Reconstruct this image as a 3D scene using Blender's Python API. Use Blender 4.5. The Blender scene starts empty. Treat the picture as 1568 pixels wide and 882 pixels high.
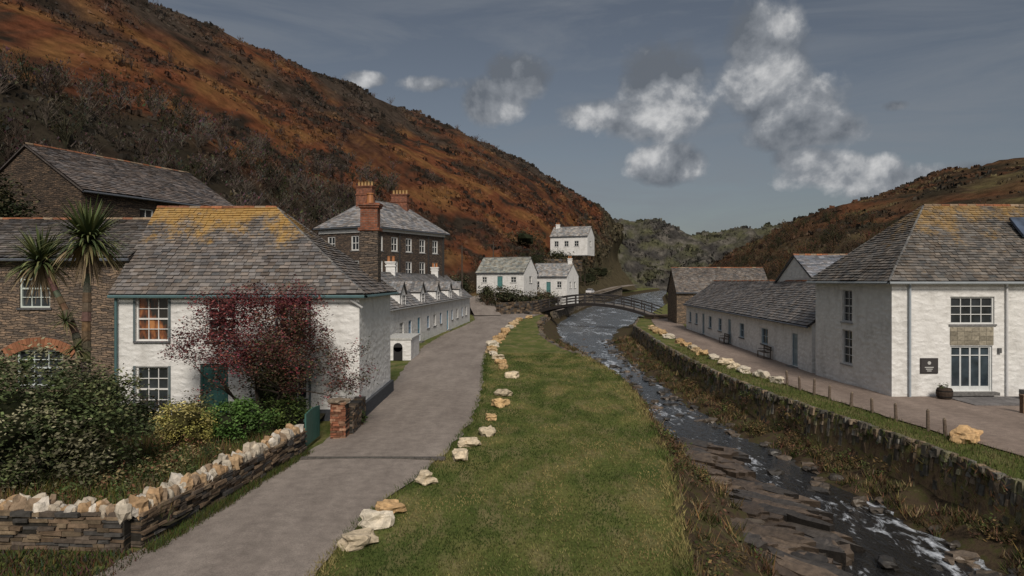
import bpy, math, random
import numpy as np
from mathutils import Vector, noise
random.seed(7)
R=random.random
def U(a,b): return a+(b-a)*R()
scene=bpy.context.scene
def fbm(x,y,z=0,o=4): return noise.fractal(Vector((x,y,z)),1.0,2.0,o)

# ---------------------------------------------------------------- materials
def setin(n,key,val):
    s=n.inputs[key]
    if isinstance(val,bpy.types.NodeSocket): n.id_data.links.new(val,s)
    else:
        try: s.default_value=val
        except Exception:
            s.default_value=(*val,1)
def N(nt,typ,ins={},**props):
    n=nt.nodes.new(typ)
    for k,v in props.items(): setattr(n,k,v)
    for k,v in ins.items(): setin(n,k,v)
    return n
def c4(c): return (*c,1) if len(c)==3 else c
def mix(nt,f,a,b,blend='MIX'):
    n=nt.nodes.new('ShaderNodeMix'); n.data_type='RGBA'; n.blend_type=blend
    for i,v in ((0,f),(6,a),(7,b)):
        if isinstance(v,bpy.types.NodeSocket): nt.links.new(v,n.inputs[i])
        else: n.inputs[i].default_value=v if i==0 else c4(v)
    return n.outputs[2]
def ramp(nt,f,stops):
    n=nt.nodes.new('ShaderNodeValToRGB'); nt.links.new(f,n.inputs[0])
    e=n.color_ramp.elements
    while len(e)<len(stops): e.new(.5)
    for i,(p,c) in enumerate(stops):
        e[i].position=p; e[i].color=c4(c) if not isinstance(c,(int,float)) else (c,c,c,1)
    return n.outputs[0]
def math_(nt,op,a,b=0.0,clamp=False):
    n=nt.nodes.new('ShaderNodeMath'); n.operation=op; n.use_clamp=clamp
    for i,v in ((0,a),(1,b)):
        if isinstance(v,bpy.types.NodeSocket): nt.links.new(v,n.inputs[i])
        else: n.inputs[i].default_value=v
    return n.outputs[0]
def newmat(name,rough=.85,spec=.3):
    m=bpy.data.materials.new(name); m.use_nodes=True
    nt=m.node_tree; b=nt.nodes['Principled BSDF']
    b.inputs['Roughness'].default_value=rough; b.inputs['Specular IOR Level'].default_value=spec
    return m,nt,b
def pos(nt,scale=(1,1,1)):
    g=nt.nodes.new('ShaderNodeNewGeometry')
    return N(nt,'ShaderNodeVectorMath',{0:g.outputs['Position'],1:scale},operation='MULTIPLY').outputs[0]
def uvs(nt,scale=(1,1,1)):
    g=nt.nodes.new('ShaderNodeUVMap'); g.uv_map='UVMap'
    return N(nt,'ShaderNodeVectorMath',{0:g.outputs[0],1:scale},operation='MULTIPLY').outputs[0]
def nz(nt,vec,scale,detail=4,rough=.6,dist=0):
    return N(nt,'ShaderNodeTexNoise',{'Vector':vec,'Scale':scale,'Detail':detail,'Roughness':rough,'Distortion':dist}).outputs[0]
def col(nt):
    return N(nt,'ShaderNodeAttribute',attribute_name='Col').outputs['Color']
def bump(nt,b,h,strength=.5,dist=.05):
    n=N(nt,'ShaderNodeBump',{'Height':h,'Strength':strength,'Distance':dist}); nt.links.new(n.outputs[0],b.inputs['Normal'])

def m_attr(name,rough=.8,spec=.3,var=.35,scale=3,bs=0,bd=.02,det=4):
    m,nt,b=newmat(name,rough,spec)
    n=nz(nt,pos(nt),scale,det,.65)
    f=ramp(nt,n,[(.25,1-var),(.75,1+var*.6)])
    nt.links.new(mix(nt,1.0,col(nt),f,'MULTIPLY'),b.inputs['Base Color'])
    if bs: bump(nt,b,n,bs,bd)
    return m
M_paint=m_attr('paint',.5,.4,.12,4,det=2)
M_rock=m_attr('rock',.9,.2,.5,7,.8,.03)
M_wet=m_attr('wet_slate',.42,.5,.6,5,.9,.04,det=6)
M_leaf=m_attr('leaf',.7,.25,.25,2,det=1)
M_blade=m_attr('grass_blade',.85,.1,.3,.6,det=2)
M_bark=m_attr('bark',.95,.1,.45,12,0,.02,det=2)
M_stones=m_attr('slate_stones',.9,.2,.5,9,.7,.02)
M_hill=m_attr('bracken_hillside',1,.03,.65,.4,.9,.6,det=6)
def m_white():
    m,nt,b=newmat('whitewashed_stone',.85,.2)
    vo=N(nt,'ShaderNodeTexVoronoi',{'Vector':N(nt,'ShaderNodeVectorMath',{0:uvs(nt,(2.6,5.4,1)),1:N(nt,'ShaderNodeTexNoise',{'Vector':uvs(nt),'Scale':3.,'Detail':2.}).outputs[1]},operation='ADD').outputs[0],'Scale':1.0},feature='SMOOTH_F1').outputs['Distance']
    n2=nz(nt,pos(nt),9,4)
    h=math_(nt,'ADD',math_(nt,'MULTIPLY',vo,-1.2),math_(nt,'MULTIPLY',n2,.6))
    bump(nt,b,h,.7,.055)
    st=nz(nt,uvs(nt,(1.2,.5,1)),1.0,4,.7)
    c=ramp(nt,st,[(.3,(.62,.61,.59)),(.5,(.77,.765,.75)),(.8,(.82,.815,.80))])
    d=ramp(nt,nz(nt,uvs(nt,(7,2.5,1)),1.0,5,.75),[(.55,(1,1,1)),(.75,(.62,.61,.57))])
    c=mix(nt,.4,c,d,'MULTIPLY')
    c=mix(nt,.6,c,ramp(nt,vo,[(.1,(1,1,1)),(.8,(.75,.74,.72))]),'MULTIPLY')  # occlusion-like shade painted into the hollows between stones
    nt.links.new(mix(nt,1,c,col(nt),'MULTIPLY'),b.inputs['Base Color']); return m
M_white=m_white()
def m_rubble():
    m,nt,b=newmat('rubble_stone',.92,.15)
    nv=N(nt,'ShaderNodeTexNoise',{'Vector':uvs(nt),'Scale':1.7,'Detail':4.})
    v=N(nt,'ShaderNodeVectorMath',{0:uvs(nt),1:N(nt,'ShaderNodeVectorMath',{0:nv.outputs[1],1:(.5,.36,0)},operation='MULTIPLY').outputs[0]},operation='ADD').outputs[0]
    br=N(nt,'ShaderNodeTexBrick',{'Vector':v,'Color1':(.17,.14,.115,1),'Color2':(.075,.07,.068,1),'Mortar':(.045,.04,.036,1),'Scale':1.,'Mortar Size':.014,'Brick Width':.37,'Row Height':.095,'Bias':0.,'Mortar Smooth':.5})
    n=nz(nt,uvs(nt,(3,8,1)),1,6,.75)
    c=mix(nt,1,br.outputs[0],ramp(nt,n,[(.3,(.45,.45,.47)),(.5,(1,.95,.9)),(.7,(2.1,1.8,1.5))]),'MULTIPLY')
    nt.links.new(mix(nt,1,c,col(nt),'MULTIPLY'),b.inputs['Base Color'])
    h=math_(nt,'ADD',math_(nt,'MULTIPLY',br.outputs[1],-1.),n); bump(nt,b,h,.9,.06); return m
M_rubble=m_rubble()
def m_slate(name,lichen):
    m,nt,b=newmat(name,.62,.3)
    n=nz(nt,pos(nt),1.1,5,.7); n2=nz(nt,pos(nt),14,3)
    c=mix(nt,1,col(nt),ramp(nt,n,[(.3,(.55,.55,.58)),(.7,(1.4,1.32,1.22))]),'MULTIPLY')
    sp=ramp(nt,nz(nt,pos(nt),7,5,.8),[(.56,0.0),(.68,1.0)])
    c=mix(nt,math_(nt,'MULTIPLY',sp,.35),c,(.36,.34,.28))
    if lichen:
        z0,z1,am,lo,hi=lichen
        s=N(nt,'ShaderNodeSeparateXYZ',{0:pos(nt)}).outputs[2]
        g=N(nt,'ShaderNodeMapRange',{0:s,1:z0,2:z1,3:lo,4:hi}).outputs[0]
        f=math_(nt,'ADD',math_(nt,'ADD',math_(nt,'MULTIPLY',nz(nt,pos(nt),.9,3,.6),.7),math_(nt,'MULTIPLY',nz(nt,pos(nt),5,5,.8),.6)),g)
        f=ramp(nt,f,[(.65,0.0),(.80,am)])
        c=mix(nt,f,c,mix(nt,n2,(.45,.21,.045),(.37,.29,.10)))
    nt.links.new(c,b.inputs['Base Color']); bump(nt,b,n2,.3,.01); return m
M_slate=m_slate('slate_roof',None)
M_slateL=m_slate('slate_roof_lichen',(6.0,8.3,.85,-.14,.22))
M_slateR=m_slate('slate_roof_moss',(6.4,9.0,.6,-.13,.15))
def m_brick():
    m,nt,b=newmat('chimney_brick',.85,.2)
    br=N(nt,'ShaderNodeTexBrick',{'Vector':uvs(nt),'Color1':(.30,.10,.05,1),'Color2':(.16,.06,.035,1),'Mortar':(.16,.14,.12,1),'Scale':1.,'Mortar Size':.008,'Brick Width':.23,'Row Height':.078})
    nt.links.new(mix(nt,1,br.outputs[0],ramp(nt,nz(nt,pos(nt),4,4),[(.3,.55),(.7,1.3)]),'MULTIPLY'),b.inputs['Base Color']); return m
M_brick=m_brick()
def m_glass():
    m,nt,b=newmat('window_glass',.08,.6)
    nt.links.new(mix(nt,1,col(nt),ramp(nt,nz(nt,pos(nt),1.5,2),[(.3,.5),(.7,1.5)]),'MULTIPLY'),b.inputs['Base Color']); return m
M_glass=m_glass()
def m_lit():
    m,nt,b=newmat('lit_room_window',.15,.5)
    c=ramp(nt,nz(nt,pos(nt,(1.2,1.2,.5)),2.2,3),[(.5,(.03,.028,.025)),(.6,(.16,.06,.03)),(.72,(.4,.18,.07))])
    nt.links.new(c,b.inputs['Base Color']); nt.links.new(c,b.inputs['Emission Color']); b.inputs['Emission Strength'].default_value=.15; return m
M_lit=m_lit()
def m_road():
    m,nt,b=newmat('tarmac',.88,.2)
    a=nz(nt,pos(nt,(1,.25,1)),.7,6,.65); f=nz(nt,pos(nt),40,3,.85); k=nz(nt,pos(nt),3.5,5,.7)
    c=ramp(nt,a,[(.3,(.19,.160,.14)),(.7,(.31,.268,.235))])
    c=mix(nt,.75,c,ramp(nt,f,[(.3,.5),(.7,1.4)]),'MULTIPLY')
    c=mix(nt,.5,c,ramp(nt,k,[(.35,.6),(.65,1.2)]),'MULTIPLY')
    nt.links.new(mix(nt,1,c,col(nt),'MULTIPLY'),b.inputs['Base Color']); bump(nt,b,f,.5,.012); return m
M_road=m_road()
def m_ground():
    m,nt,b=newmat('grass_and_earth',.95,.1)
    p=pos(nt); a=nz(nt,p,.35,4,.6); f=nz(nt,p,10,4,.75); pt=nz(nt,pos(nt,(1.3,.5,1)),.9,5,.7)
    g=ramp(nt,a,[(.3,(.055,.08,.02)),(.5,(.10,.12,.033)),(.7,(.17,.16,.055))])
    g=mix(nt,ramp(nt,pt,[(.48,0.0),(.62,.8)]),g,(.20,.17,.08))
    g=mix(nt,.7,g,ramp(nt,f,[(.3,.45),(.7,1.35)]),'MULTIPLY')
    e=ramp(nt,nz(nt,p,2.2,6,.75),[(.3,(.018,.014,.01)),(.48,(.07,.05,.032)),(.6,(.055,.055,.02)),(.75,(.15,.105,.07))])
    z=N(nt,'ShaderNodeSeparateXYZ',{0:p}).outputs[2]
    fz=N(nt,'ShaderNodeMapRange',{0:math_(nt,'ADD',z,math_(nt,'MULTIPLY',pt,.5)),1:-.15,2:.12,3:1.,4:0.}).outputs[0]
    nt.links.new(mix(nt,fz,g,e),b.inputs['Base Color']); bump(nt,b,f,.7,.05); return m
M_ground=m_ground()
def m_water():
    m,nt,b=newmat('river_water',.06,.5)
    r=nz(nt,pos(nt,(1,.4,1)),2.6,6,.66,.9); r2=nz(nt,pos(nt,(1,.3,1)),.45,3,.5)
    h=nz(nt,pos(nt,(1,.4,1)),5,4,.6,.4)
    bump(nt,b,math_(nt,'ADD',h,r),1.0,.12)
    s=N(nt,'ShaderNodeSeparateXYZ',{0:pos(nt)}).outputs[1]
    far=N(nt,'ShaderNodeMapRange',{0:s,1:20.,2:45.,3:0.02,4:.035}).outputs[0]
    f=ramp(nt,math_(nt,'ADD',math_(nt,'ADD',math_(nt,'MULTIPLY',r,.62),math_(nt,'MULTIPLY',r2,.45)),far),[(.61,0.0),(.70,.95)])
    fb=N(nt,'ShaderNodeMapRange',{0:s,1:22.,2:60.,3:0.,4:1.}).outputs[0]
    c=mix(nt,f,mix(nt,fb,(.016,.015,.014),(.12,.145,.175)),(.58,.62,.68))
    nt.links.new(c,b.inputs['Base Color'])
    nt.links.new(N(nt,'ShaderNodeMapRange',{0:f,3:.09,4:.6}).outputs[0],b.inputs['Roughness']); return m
M_water=m_water()

# ---------------------------------------------------------------- mesh builder
def empty(name):
    o=bpy.data.objects.new(name,None); scene.collection.objects.link(o); return o
class MB:
    def __init__(s): s.v=[];s.f=[];s.m=[];s.c=[]
    def face(s,pts,m=0,c=(1,1,1)):
        i=len(s.v); s.v.extend([(p[0],p[1],p[2]) for p in pts]); s.f.append(tuple(range(i,i+len(pts)))); s.m.append(m); s.c.append(c)
    def hexa(s,q,m=0,c=(1,1,1)): # q: 8 pts bottom4,top4
        i=len(s.v); s.v.extend([(p[0],p[1],p[2]) for p in q])
        for f in ((3,2,1,0),(4,5,6,7),(0,1,5,4),(1,2,6,5),(2,3,7,6),(3,0,4,7)):
            s.f.append(tuple(i+k for k in f)); s.m.append(m); s.c.append(c)
    def obox(s,o,u,n,ur,dr,zr,m=0,c=(1,1,1)):
        P=lambda a,d,z:(o[0]+u[0]*a+n[0]*d,o[1]+u[1]*a+n[1]*d,z)
        (a,b),(d0,d1),(z0,z1)=ur,dr,zr
        s.hexa([P(a,d1,z0),P(b,d1,z0),P(b,d0,z0),P(a,d0,z0),P(a,d1,z1),P(b,d1,z1),P(b,d0,z1),P(a,d0,z1)],m,c)
    def box(s,a,b,m=0,c=(1,1,1)):
        s.obox((0,0),(1,0),(0,-1),(a[0],b[0]),(-b[1],-a[1]),(a[2],b[2]),m,c)
    def tube(s,a,b,ra,rb,k=6,m=0,c=(1,1,1),cap=True):
        a=Vector(a);b=Vector(b); d=b-a
        if d.length<1e-5: return
        d.normalize(); x=d.orthogonal().normalized(); y=d.cross(x)
        i=len(s.v)
        for p,r in ((a,ra),(b,rb)):
            for j in range(k):
                t=2*math.pi*j/k; q=p+x*(math.cos(t)*r)+y*(math.sin(t)*r); s.v.append(tuple(q))
        for j in range(k):
            s.f.append((i+j,i+(j+1)%k,i+k+(j+1)%k,i+k+j)); s.m.append(m); s.c.append(c)
        if cap: s.f.append(tuple(i+k+j for j in range(k))); s.m.append(m); s.c.append(c)
    def build(s,name,mats,parent=None,uv=True,smooth=False):
        if not s.f: return None
        me=bpy.data.meshes.new(name); me.from_pydata(s.v,[],s.f)
        for m in mats: me.materials.append(m)
        n=len(me.polygons); me.polygons.foreach_set('material_index',s.m)
        tot=np.zeros(n,dtype=np.int32); me.polygons.foreach_get('loop_total',tot)
        cc=np.ones((n,4),dtype=np.float32); cc[:,:3]=np.array(s.c,dtype=np.float32)
        ca=me.color_attributes.new('Col','FLOAT_COLOR','CORNER'); ca.data.foreach_set('color',np.repeat(cc,tot,axis=0).ravel())
        if uv:
            nr=np.zeros(n*3,dtype=np.float32); me.polygons.foreach_get('normal',nr); nr=np.repeat(nr.reshape(-1,3),tot,axis=0)
            li=np.zeros(len(me.loops),dtype=np.int32); me.loops.foreach_get('vertex_index',li)
            vs=np.array(s.v,dtype=np.float32)[li]
            u=np.stack([-nr[:,1],nr[:,0],np.zeros(len(nr))],1); l=np.linalg.norm(u,axis=1); bad=l<.02; u[bad]=(1,0,0); l[bad]=1; u/=l[:,None]
            v=np.cross(nr,u); w=np.stack([(vs*u).sum(1),(vs*v).sum(1)],1).astype(np.float32)
            ul=me.uv_layers.new(name='UVMap'); ul.data.foreach_set('uv',w.ravel())
        if smooth: me.polygons.foreach_set('use_smooth',[True]*n)
        me.update(); o=bpy.data.objects.new(name,me); scene.collection.objects.link(o)
        if parent: o.parent=parent
        return o

# rocks
import bmesh
def icodata(sub):
    bm=bmesh.new(); bmesh.ops.create_icosphere(bm,subdivisions=sub,radius=1)
    v=[vv.co.copy() for vv in bm.verts]; f=[tuple(x.index for x in ff.verts) for ff in bm.faces]; bm.free(); return v,f
ICO={1:icodata(1),2:icodata(2),3:icodata(3)}
def rock(mb,c,s,colr,sub=2,m=0,amp=.35):
    V,F=ICO[sub]; off=Vector((U(0,99),U(0,99),U(0,99))); a=U(0,6.28); ca,sa=math.cos(a),math.sin(a); i=len(mb.v)
    for v in V:
        q=Vector([math.copysign(abs(t)**.75,t) for t in v])
        d=1+amp*noise.noise(v*1.3+off)*1.5+amp*.5*noise.noise(v*3+off)
        x,y,z=q.x*s[0]*d,q.y*s[1]*d,q.z*s[2]*d
        mb.v.append((c[0]+x*ca-y*sa,c[1]+x*sa+y*ca,c[2]+z))
    k=U(.75,1.15)
    for f in F:
        kk=k*U(.88,1.08); mb.f.append(tuple(i+j for j in f)); mb.m.append(m); mb.c.append(tuple(t*kk for t in colr))

# ---------------------------------------------------------------- ground with river channel
Ytab=[-30,12,15.5,20,25,28,32,38,46,54,64,80,98,112,140,183,240,300,420,600]
XLt=[2.6,3.05,3.72,4.5,5.0,5.3,5.6,5.8,5.1,3.6,2.7,2.9,4.0,6.5,11.5,20,34,48,83,140]
WLt=[4.6,5.6,6.2,7.0,7.0,6.9,6.9,7.5,7.7,7.5,7.1,5.9,6.4,7.5,12.2,20.8,35,49,84,142]
WRt=[12.2,11.9,11.8,11.3,10.9,10.7,10.2,9.8,9.9,9.9,10.2,11.5,15.0,20,29,41,53,66,96,150]
XRt=[14.5,13.3,13.2,13.3,12.9,12.4,12.0,11.8,12.0,12.4,13.2,14.5,18.5,23,31,43,55,68,98,155]
def bank(y):
    return [float(np.interp(y,Ytab,t)) for t in (XLt,WLt,WRt,XRt)]
WZ=-1.8
def prof(y):
    a,b,c,d=bank(y)
    a+=.2*noise.noise(Vector((0,y*.6,3))); d+=.12*noise.noise(Vector((0,y*.5,9)))
    b+=.5*noise.noise(Vector((5,y*.35,3))); c+=.4*noise.noise(Vector((8,y*.35,3)))
    return a,max(b,a+.6),c,d
def gz(x,y):
    a,b,c,d=prof(y)
    xs=[a,a+.18,a+(b-a)*.45,b,b+.7,c-.5,c,c+(d-c)*.5,d-.32,d-.22,d]
    zs=[0,-.4,-1.0,WZ,WZ-.5,WZ-.5,WZ,-1.5,-1.35,-.1,0]
    z=float(np.interp(x,xs,zs))
    if z<-.35: z+=.26*fbm(x*1.1,y*1.1,0)
    return z
def build_ground():
    ys=[-60,-30]+list(np.arange(0,45,.45))+list(np.arange(45,120,1.2))+list(np.arange(120,300,6))+[320,360,420,500,650,1000,2000]
    V=[];F=[];nx=0
    for y in ys:
        a,b,c,d=prof(y)
        xs=[-2500,-400,-120,-60,-30,-20,-14,-9,-6]+[a-6+i*.8 for i in range(7)]+[a-.6,a-.25,a,a+.18]+[a+.18+(b-a-.18)*t for t in (.2,.4,.6,.8,1)]+[b+.7,(b+c)/2,c-.5,c]+[c+(d-.32-c)*t for t in (.25,.5,.75,1)]+[d-.22,d,d+.3,d+.8,d+2,d+5,d+10,d+30,d+80,2500]
        xs[0:16]=sorted(xs[0:16]); nx=len(xs)
        for x in xs:
            z=gz(x,y)
            if z>-.01 and -30<x<30: z+=.035*noise.noise(Vector((x*.6,y*.6,1)))-.02
            V.append((x,y,z))
    for j in range(len(ys)-1):
        for i in range(nx-1):
            k=j*nx+i; F.append((k,k+1,k+nx+1,k+nx))
    me=bpy.data.meshes.new('ground'); me.from_pydata(V,[],F); me.materials.append(M_ground)
    me.polygons.foreach_set('use_smooth',[True]*len(F)); o=bpy.data.objects.new('ground',me); scene.collection.objects.link(o)
build_ground()
mb=MB()
ys=list(np.arange(-30,600,2.))
for i in range(len(ys)-1):
    y0,y1=ys[i],ys[i+1]; a=bank(y0);b=bank(y1)
    mb.face([(a[0]+.4,y0,WZ),(a[3]-.3,y0,WZ),(b[3]-.3,y1,WZ),(b[0]+.4,y1,WZ)])
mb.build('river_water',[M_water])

def strip(name,rows,mat,zoff=.025,step=.6,n=10,colr=(1,1,1),jit=.25):
    rows=sorted(rows); Y=[r[0] for r in rows]; mbb=MB(); yy=list(np.arange(Y[0],Y[-1],step))+[Y[-1]]; prev=None
    for y in yy:
        l=float(np.interp(y,Y,[r[1] for r in rows]))+jit*fbm(1,y*.9,7,3); r=float(np.interp(y,Y,[r[2] for r in rows]))+jit*fbm(4,y*.9,2,3)
        cur=[(l+(r-l)*t/n,y,zoff+.06*(1-(2*t/n-1)**2)) for t in range(n+1)]
        if prev:
            for t in range(n): mbb.face([prev[t],prev[t+1],cur[t+1],cur[t]],0,colr)
        prev=cur
    return mbb.build(name,[mat],smooth=False)
road_rows=[(-10,-9.5,-4.5),(8,-8.4,-3.8),(12,-7.3,-3.5),(15,-6.85,-3.24),(18,-6.55,-2.5),(21,-6.2,-1.9),(26,-5.6,-1.46),(32,-5.8,-1.41),(42,-6.5,-1.76),(54,-7,-2.0),(66,-6.6,-1.3),(78,-5.6,-.6),(90,-4.9,.8),(99,-5.5,3.0),(108,-6.5,5.0),(113,-6.8,6.0)]
strip('road',road_rows,M_road)
strip('lane',[(8,15.8,24),(20,15.1,24),(24,14.5,24),(28.6,14.1,23),(30.1,14,23),(34,13.7,16.9),(38,13.5,16.9),(48,13.8,17.5),(60,14.6,18.2),(74,15.8,19),(85,17.5,21),(95,19.3,24),(104,21,26)],M_road,colr=(.98,.9,.86))
mb=MB()
for i in range(9):
    for j in range(4):
        k=U(.75,1.15); x=19+i*.62; y=28.0+j*.52
        mb.box((x,y,.07),(x+.6,y+.5,.115),0,(.20*k,.19*k,.19*k))
mb.build('paving_slabs',[M_stones])
mb=MB()
for i in range(19):
    x0=-6.1+i*.22; mb.box((x0,19.65,.03),(x0+.21,19.83,.1),0,(.11,.1,.09))
mb.build('drain_channel',[M_stones])
def ribbon(name,pts,w,mat,colr=(1,1,1)):
    m=MB()
    P=[Vector(p) for p in pts]; L=[];Rr=[]
    for i,p in enumerate(P):
        d=(P[min(i+1,len(P)-1)]-P[max(i-1,0)]); d.z=0; d.normalize(); s=Vector((d.y,-d.x,0))*w/2
        L.append(p-s);Rr.append(p+s)
    for i in range(len(P)-1): m.face([L[i],Rr[i],Rr[i+1],L[i+1]],0,colr)
    return m.build(name,[mat])
ribbon('harbour_road',[(3,108,.15),(6.5,118,.3),(10,138,.5),(13,155,.7),(17.5,180,1.0),(24,205,1.3),(32,236,1.8),(45,292,2.6),(62,350,3.2)],4.6,M_road)
ribbon('uphill_lane',[(-3.5,100,.16),(-4.6,108,1.0),(-5.2,116,2.2),(-5.6,124,3.6),(-5.2,134,5.0),(-3,146,6.4)],4.0,M_road)

# ---------------------------------------------------------------- hills
def cat(p0,p1,p2,p3,t):
    return .5*((2*p1)+(-p0+p2)*t+(2*p0-5*p1+4*p2-p3)*t*t+(-p0+3*p1-3*p2+p3)*t**3)
class Hill:
    def __init__(s,st,amp,fr):
        s.A=np.array(st,dtype=float); s.S,s.P=s.A.shape[:2]; s.amp=amp; s.fr=fr
    def at(s,u,v):
        i=min(int(u),s.S-2); t=u-i; j=min(int(v),s.P-2); q=v-j
        ix=[max(0,i-1),i,i+1,min(s.S-1,i+2)]; jx=[max(0,j-1),j,j+1,min(s.P-1,j+2)]
        c=[cat(*[s.A[a,b] for a in ix],t) for b in jx]
        p=cat(*c,q)
        k=min(1,v/1.0)
        p=p.copy(); p[2]+=s.amp*k*fbm(p[0]*s.fr,p[1]*s.fr,.5,6)
        return p
    def build(s,name,nu,nv,cf):
        V=[];C=[]
        for a in range(nu+1):
            for b in range(nv+1):
                u=a/nu*(s.S-1); v=b/nv*(s.P-1); p=s.at(u,v); V.append(tuple(p)); C.append(cf(p,u,v))
        F=[];
        for a in range(nu):
            for b in range(nv):
                k=a*(nv+1)+b; F.append((k,k+nv+1,k+nv+2,k+1))
        me=bpy.data.meshes.new(name); me.from_pydata(V,[],F); me.materials.append(M_hill)
        ca=me.color_attributes.new('Col','FLOAT_COLOR','POINT'); cc=np.ones((len(V),4),dtype=np.float32); cc[:,:3]=C; ca.data.foreach_set('color',cc.ravel())
        me.polygons.foreach_set('use_smooth',[True]*len(F)); o=bpy.data.objects.new(name,me); scene.collection.objects.link(o); return o
def lerp3(a,b,t): t=max(0,min(1,t)); return tuple(a[i]+(b[i]-a[i])*t for i in range(3))
LS=[[(-24,5,-1),(-34,10,3),(-60,25,20),(-90,50,42),(-120,80,66),(-190,130,60)],
 [(-20,42,1),(-30,52,7),(-50,75,24),(-75,110,47),(-100,150,74),(-160,200,60)],
 [(-14,68,.5),(-20,82,6),(-35,110,22),(-52,160,45),(-72,220,75),(-110,270,60)],
 [(-9,98,-.5),(-12,115,5),(-20,150,22),(-32,205,47),(-45,275,74),(-70,330,60)],
 [(1,109,-.5),(-1,133,5.5),(-3,170,19),(-6,240,44),(-12,340,72),(-20,400,60)],
 [(8,122,-.3),(7.5,152,9),(11,205,21),(18,290,42),(22,400,64),(24,460,50)],
 [(13,181,.3),(18,222,9),(30,275,19),(44,365,34),(62,450,49),(70,520,38)],
 [(31,255,1.0),(38,303,9),(51,372,20),(68,450,31),(86,530,42),(92,600,25)],
 [(72,390,0),(76,440,6),(80,500,14),(90,575,22),(104,655,30),(110,720,12)]]
HL=Hill(LS,2.6,.035)
def cl(p,u,v):
    n=fbm(p[0]*.03,p[1]*.03,p[2]*.06,5); n2=fbm(p[0]*.1,p[1]*.1,p[2]*.14+9,5)
    c=lerp3((.125,.046,.023),(.062,.030,.019),.45+n*1.5)
    c=lerp3(c,(.165,.082,.032),(n2-.02)*1.7)
    lim=2.15 if u<2.6 else max(1.0,2.15-(u-2.6)*1.2)
    if v<lim+.5: c=lerp3(c,(.034,.028,.02) if u<3.4 else (.085,.07,.036),(lim+.1-v)*1.6+n*1.3)
    c=lerp3(c,(.058,.044,.034),(v-3.1)*1.4+n*1.2)
    if n2<-.15: c=lerp3(c,(.03,.023,.017),(-n2-.15)*4)
    if u>5.2: c=lerp3(c,(.085,.07,.042),(u-5.2)*.8+n*.9)
    return c
HL.build('hillside',230,150,cl)
RS=[[(60,10,-1),(85,20,6),(120,35,18),(165,50,33),(220,70,45),(300,80,30)],
 [(40,72,-1),(55,92,9),(78,118,18),(112,155,30),(150,200,39.6),(220,240,28)],
 [(35,108,-1),(52,130,10),(80,168,22),(120,212,33),(161,260,42),(215,300,30)],
 [(45,172,-1.5),(62,200,10),(88,230,20),(125,275,29),(165,320,37),(210,370,25)],
 [(57,250,-2),(78,280,8),(105,320,16),(135,355,25),(166,390,33.5),(200,450,20)],
 [(76,320,-3),(100,350,7),(125,385,13),(148,415,21),(170,445,32),(200,520,18)],
 [(102,420,-3),(128,450,6),(150,480,12),(165,510,20),(183,540,29),(210,600,15)]]
HR=Hill(RS,3.0,.035)
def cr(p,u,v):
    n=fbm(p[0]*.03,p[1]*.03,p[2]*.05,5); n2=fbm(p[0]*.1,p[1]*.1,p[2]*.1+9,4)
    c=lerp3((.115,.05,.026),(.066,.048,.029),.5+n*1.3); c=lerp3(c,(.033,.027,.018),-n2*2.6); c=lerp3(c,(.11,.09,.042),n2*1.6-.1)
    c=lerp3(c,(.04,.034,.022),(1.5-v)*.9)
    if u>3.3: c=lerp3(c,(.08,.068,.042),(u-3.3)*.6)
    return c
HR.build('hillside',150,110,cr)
FS=[[(60,470,-5),(68,500,14),(72,540,34),(78,590,56),(85,700,30)],[(95,480,-5),(105,510,14),(115,560,30),(125,600,52),(130,700,30)],
 [(140,500,-5),(150,530,12),(160,560,26),(172,600,44),(180,700,20)],[(190,500,-5),(200,530,14),(212,560,30),(228,600,50),(240,700,30)],
 [(240,500,0),(252,530,20),(270,570,38),(290,610,54),(300,700,30)]]
HF=Hill(FS,14,.028)
def cf_(p,u,v):
    n=fbm(p[0]*.035,p[1]*.035,p[2]*.09,6); c=lerp3((.05,.047,.044),(.085,.085,.05),.45+1.9*n); return lerp3(c,(.12,.11,.095),fbm(p[0]*.1,p[1]*.1,p[2]*.2+4,5)*2)
HF.build('headland',200,100,cf_)

def tufts(name,hill,n,urange,vrange,szr,cf,rise=.6,k=4):
    m=MB()
    for _ in range(n):
        u=U(*urange); v=U(*vrange); p=hill.at(u,v)
        if fbm(p[0]*.05,p[1]*.05,3)<-.2+R()*.3: continue
        dist=math.hypot(p[0],p[1]); s=U(*szr)*(.4+dist/300); c=cf(p,u,v); kk=U(.55,1.3)
        if R()<.16: kk*=.45; s*=1.4
        cc=(c[0]*kk,c[1]*kk*U(.95,1.08),c[2]*kk)
        for i in range(k):
            a=U(0,6.28); dx,dy=math.cos(a)*s,math.sin(a)*s; ox,oy=U(-.6,.6)*s,U(-.6,.6)*s
            h=U(.5,1.1)*s*rise
            m.face([(p[0]+ox-dx*.5,p[1]+oy-dy*.5,p[2]-.25*s),(p[0]+ox+dx*.5,p[1]+oy+dy*.5,p[2]-.25*s),(p[0]+ox+dx*.3+U(-.2,.2)*s,p[1]+oy+dy*.3,p[2]+h),(p[0]+ox-dx*.25,p[1]+oy-dy*.25+U(-.2,.2)*s,p[2]+h*U(.5,1))],0,cc)
    return m.build(name,[M_leaf],None,uv=False)
tufts('bracken',HL,15000,(0.2,7),(.9,4.3),(.4,1.15),cl)
tufts('bracken',HL,7000,(0.2,2.6),(1.8,4.2),(.35,.9),cl)
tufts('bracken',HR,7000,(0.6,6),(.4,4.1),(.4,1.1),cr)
tufts('heath',HF,2500,(0.1,3.9),(.5,3.1),(.5,1.4),cf_)

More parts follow.
